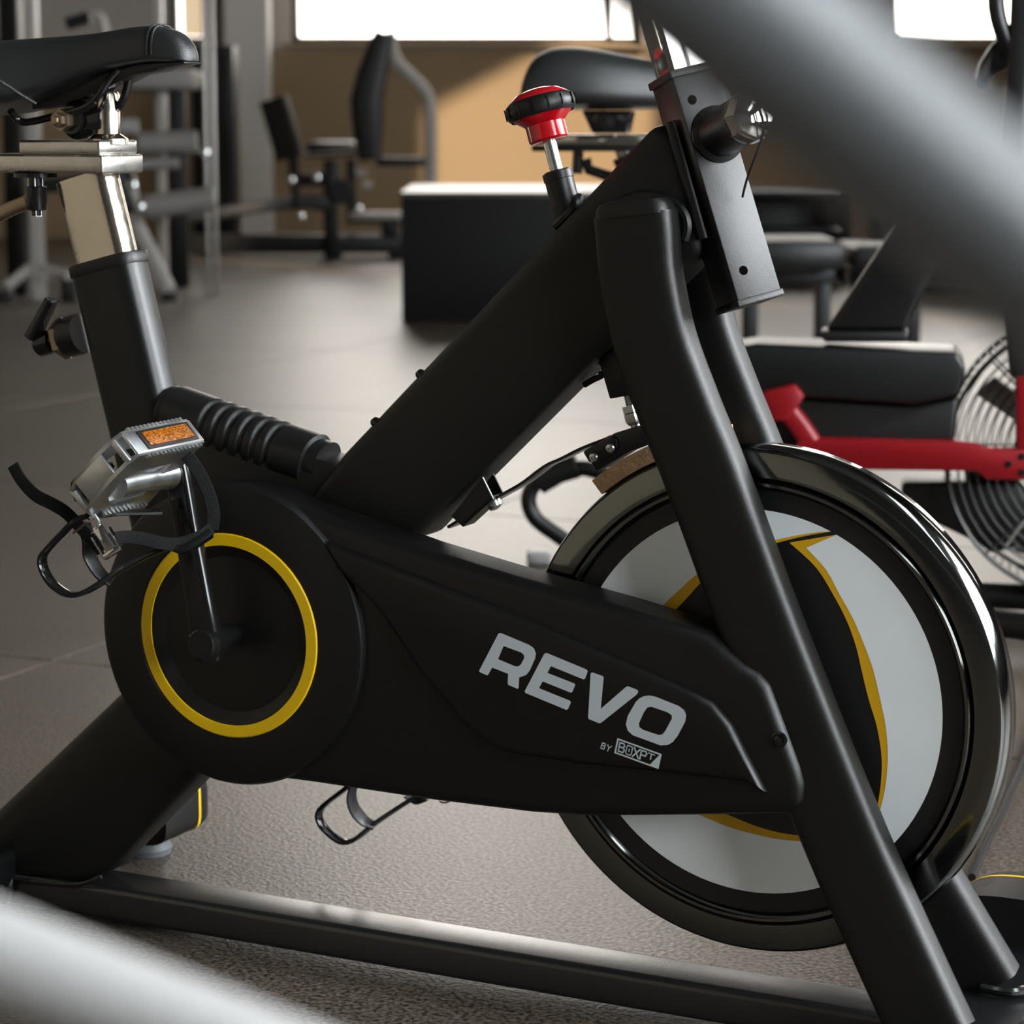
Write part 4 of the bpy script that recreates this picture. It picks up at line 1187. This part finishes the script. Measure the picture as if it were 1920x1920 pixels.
OB(lm).tube([wp(262, 268, YL), wp(370, 266, YL)], 0.05, 20).build('foam_roller', 'padgrey')
OB(lm).tube([wp(250, 308, YL-0.05), wp(335, 306, YL-0.05)], 0.026, 16).build('foam_roller', 'padgrey')
OB(lm).tube([wp(225, 237, YL-0.1), wp(258, 237, YL-0.1)], 0.035, 16).build('foam_roller', 'foreground_white')
rect_box(OB(lm), 225, 128, 362, 168, YL-0.1, 0.4, 0.03).build('back_pad', 'padgrey')
rect_box(OB(lm), 296, 165, 312, 245, YL, 0.06, 0.01).build('pad_post', 'machine')
OB(lm).sweep([wp(238, 320, YL), wp(256, 420, YL), wp(318, 545, YL)], 0.065, 0.05, n=14, power=4).build('front_leg', 'machine')
OB(lm).sweep([wp(10, 540, YL-0.1), wp(60, 500, YL), wp(130, 516, YL-0.1)], 0.05, 0.05, n=14, power=4).build('base_tube', 'machine')
OB(lm).sweep([wp(75, 518, YL-0.05), wp(240, 510, YL)], 0.04, 0.04, n=12, power=4).build('base_tube', 'machine')
for (x, y) in ((318, 548), (130, 522), (10, 548)):
    q = wp(x, y, YL-0.05)
    OB(lm).box((q.x, q.y, q.z/2), (0.07, 0.08, max(0.02, abs(q.z))), bevel=0.004).build('rubber_foot', 'rubber')
OB(lm).tube(smooth_path([wp(196, 70, YL-0.1), wp(194, 45, YL-0.1), wp(183, 28, YL-0.1), wp(165, 32, YL-0.1)], 4), 0.02, 12).build('handle_bar', 'machine')
OB(lm).tube([wp(168, 32, YL-0.1), wp(125, 45, YL-0.1)], 0.028, 12).build('handle_grip', 'rubber')
OB(lm).tube([wp(196, 70, YL-0.1), wp(205, 300, YL)], 0.022, 12).build('handle_post', 'machine_dark')
OB(lm).sweep([wp(205, 290, YL), wp(245, 400, YL)], 0.08, 0.08, n=12, power=4).build('pivot_arm', 'machine_dark')
OB(lm).sweep([wp(70, 350, YL), wp(250, 330, YL)], 0.07, 0.06, n=12, power=4).build('cross_member', 'machine_dark')
for (x, y) in ((248, 347), (262, 388), (384, 287)):
    OB(lm).lathe(wp(x, y, YL-0.2), (0, -1, 0), [(0, 0), (0.022, 0), (0.022, 0.02), (0, 0.03)], 14).build('bolt', 'steel')
# dark locker column and sunlit panel behind the leg machine
col_ = MB().box((wp(402, 90, 15.6).x, 15.6, wp(402, 86, 15.6).z/2), (0.24, 0.3, wp(402, 86, 15.6).z), bevel=0.006)
lock = empty('storage_column', (wp(402, 90, 15.6).x, 15.6, 0))
tag(lock, 'tall dark storage column beside the grey wall pillar', 'cabinet')
OB(lock).box((wp(402, 90, 15.6).x, 15.6, wp(402, 86, 15.6).z/2), (0.26, 0.3, wp(402, 86, 15.6).z), bevel=0.006).build('column_body', 'machine_dark')
OB(lock).box((wp(402, 90, 15.6).x, 15.43, wp(402, 86, 15.6).z/2), (0.22, 0.03, wp(402, 96, 15.6).z*0.96), bevel=0.004).build('column_door', 'box')

# benches at the right
def bench(name, label, x0, x1, yt, ybm, Yd, grp):
    r = empty(name, (wp((x0+x1)/2, yt, Yd).x, Yd, 0))
    tag(r, label, 'bench', grp)
    rect_box(OB(r), x0, yt, x1, ybm, Yd, 0.45, 0.03).build('bench_pad', 'pad')
    zt = wp(x0, ybm, Yd).z
    xa, xb = wp(x0, yt, Yd).x, wp(x1, yt, Yd).x
    OB(r).box(((xa+xb)/2, Yd+0.2, zt-0.025), (xb-xa-0.03, 0.08, 0.05), bevel=0.006).build('bench_frame', 'machine_dark')
    for xx in (xa+0.05, xb-0.05):
        OB(r).box((xx, Yd+0.2, (zt-0.03)/2), (0.05, 0.06, zt-0.03), bevel=0.005).build('bench_leg', 'machine_dark')
        OB(r).box((xx, Yd+0.2, 0.02), (0.06, 0.42, 0.04), bevel=0.005).build('bench_foot', 'machine_dark')
    return r
bench('weight_bench', 'black padded weight bench seen beside the head tube', 1390, 1588, 452, 508, 8.0, 'padded benches at the right')
bench('weight_bench', 'black padded weight bench half hidden by the air bike mast', 1597, 1760, 461, 514, 8.3, 'padded benches at the right')
# dark rack behind the benches
rk = empty('dumbbell_rack', (wp(1490, 400, 12.5).x, 12.5, 0))
tag(rk, 'dark open storage rack behind the padded benches', 'rack')
for (x0, y0, x1, y1) in ((1340, 358, 1592, 368), (1340, 430, 1592, 438), (1340, 500, 1592, 508)):
    rect_box(OB(rk), x0, y0, x1, y1, 12.5, 0.4, 0.006).build('rack_shelf', 'machine_dark')
for x in (1345, 1588):
    for dy in (0.0, 0.36):
        q = wp(x, 355, 12.5)
        OB(rk).box((q.x, 12.5+dy, q.z/2), (0.05, 0.05, q.z), bevel=0.004).build('rack_post', 'machine_dark')
q0, q1 = wp(1345, 355, 12.5), wp(1588, 355, 12.5)
OB(rk).box(((q0.x+q1.x)/2, 12.93, q0.z/2), (q1.x-q0.x, 0.02, q0.z), bevel=0.003).build('rack_back', 'machine_dark')

cabn = empty('dark_filler_cabinet', (wp(1830, 500, 11.9).x, 11.9, 0))  # invented cabinet, added to darken the area behind the mast
tag(cabn, 'black filler cabinet darkening the view behind the air bike mast', 'cabinet')
qa, qb = wp(1655, 330, 11.9), wp(2010, 330, 11.9)
for zz in (0.04, 0.32, qa.z):
    OB(cabn).box(((qa.x+qb.x)/2, 12.1, zz), (qb.x-qa.x, 0.4, 0.04), bevel=0.005).build('cabinet_shelf', 'machine_dark')
for xx in (qa.x+0.02, qb.x-0.02):
    OB(cabn).box((xx, 12.1, qa.z/2), (0.04, 0.4, qa.z), bevel=0.005).build('cabinet_side', 'machine_dark')
OB(cabn).box(((qa.x+qb.x)/2, 12.29, qa.z/2), (qb.x-qa.x-0.04, 0.02, qa.z)).build('cabinet_back', 'machine_dark')

# power cable on the floor at the right
cb_ = [fl(1822, 1655), fl(1850, 1590), fl(1880, 1530), fl(1905, 1470), fl(1935, 1400), fl(1990, 1280)]
cab = MB().tube(smooth_path([q+V((0, 0, 0.006)) for q in cb_], 5), 0.0045, 10, ref=(0, 0, 1)).build('floor_cable', 'machine_dark')
tag(cab, 'black cable lying on the rubber floor beside the flywheel', 'cable')

# ================================================================== FOREGROUND TUBES (out of focus)
def leaning_rail(name, label, c, d, up, Yd, r, m):
    c = wp(*c, Yd); d = V(d).normalized()
    k = (c.z-0.02)/-d.z
    foot = c + d*k
    topq = c - d*up
    root = empty(name, (foot.x, foot.y, 0))
    tag(root, label, 'rail')
    OB(root).tube([topq, c, foot], r, 32).build('rail_tube', m)
    OB(root).lathe((foot.x, foot.y, 0), (0, 0, 1), [(0, 0), (r*2.4, 0), (r*2.4, 0.008), (r*1.5, 0.03), (0, 0.03)], 28).build('floor_foot', 'rubber')
    OB(root).tube([topq+d*0.0, topq-d*0.012], r*1.08, 24).build('end_cap', 'rubber')
    return root
leaning_rail('machine_handrail', 'blurred grey metal tube slanting across the upper right foreground', (1690, 272), (1, 0.0, -0.79), 0.55, 0.38, 0.0128, 'foreground_grey')
leaning_rail('barrier_rail', 'blurred white metal tube in the lower left foreground', (0, 1790), (1, 0.0, -0.41), 0.9, 0.55, 0.0112, 'foreground_white')
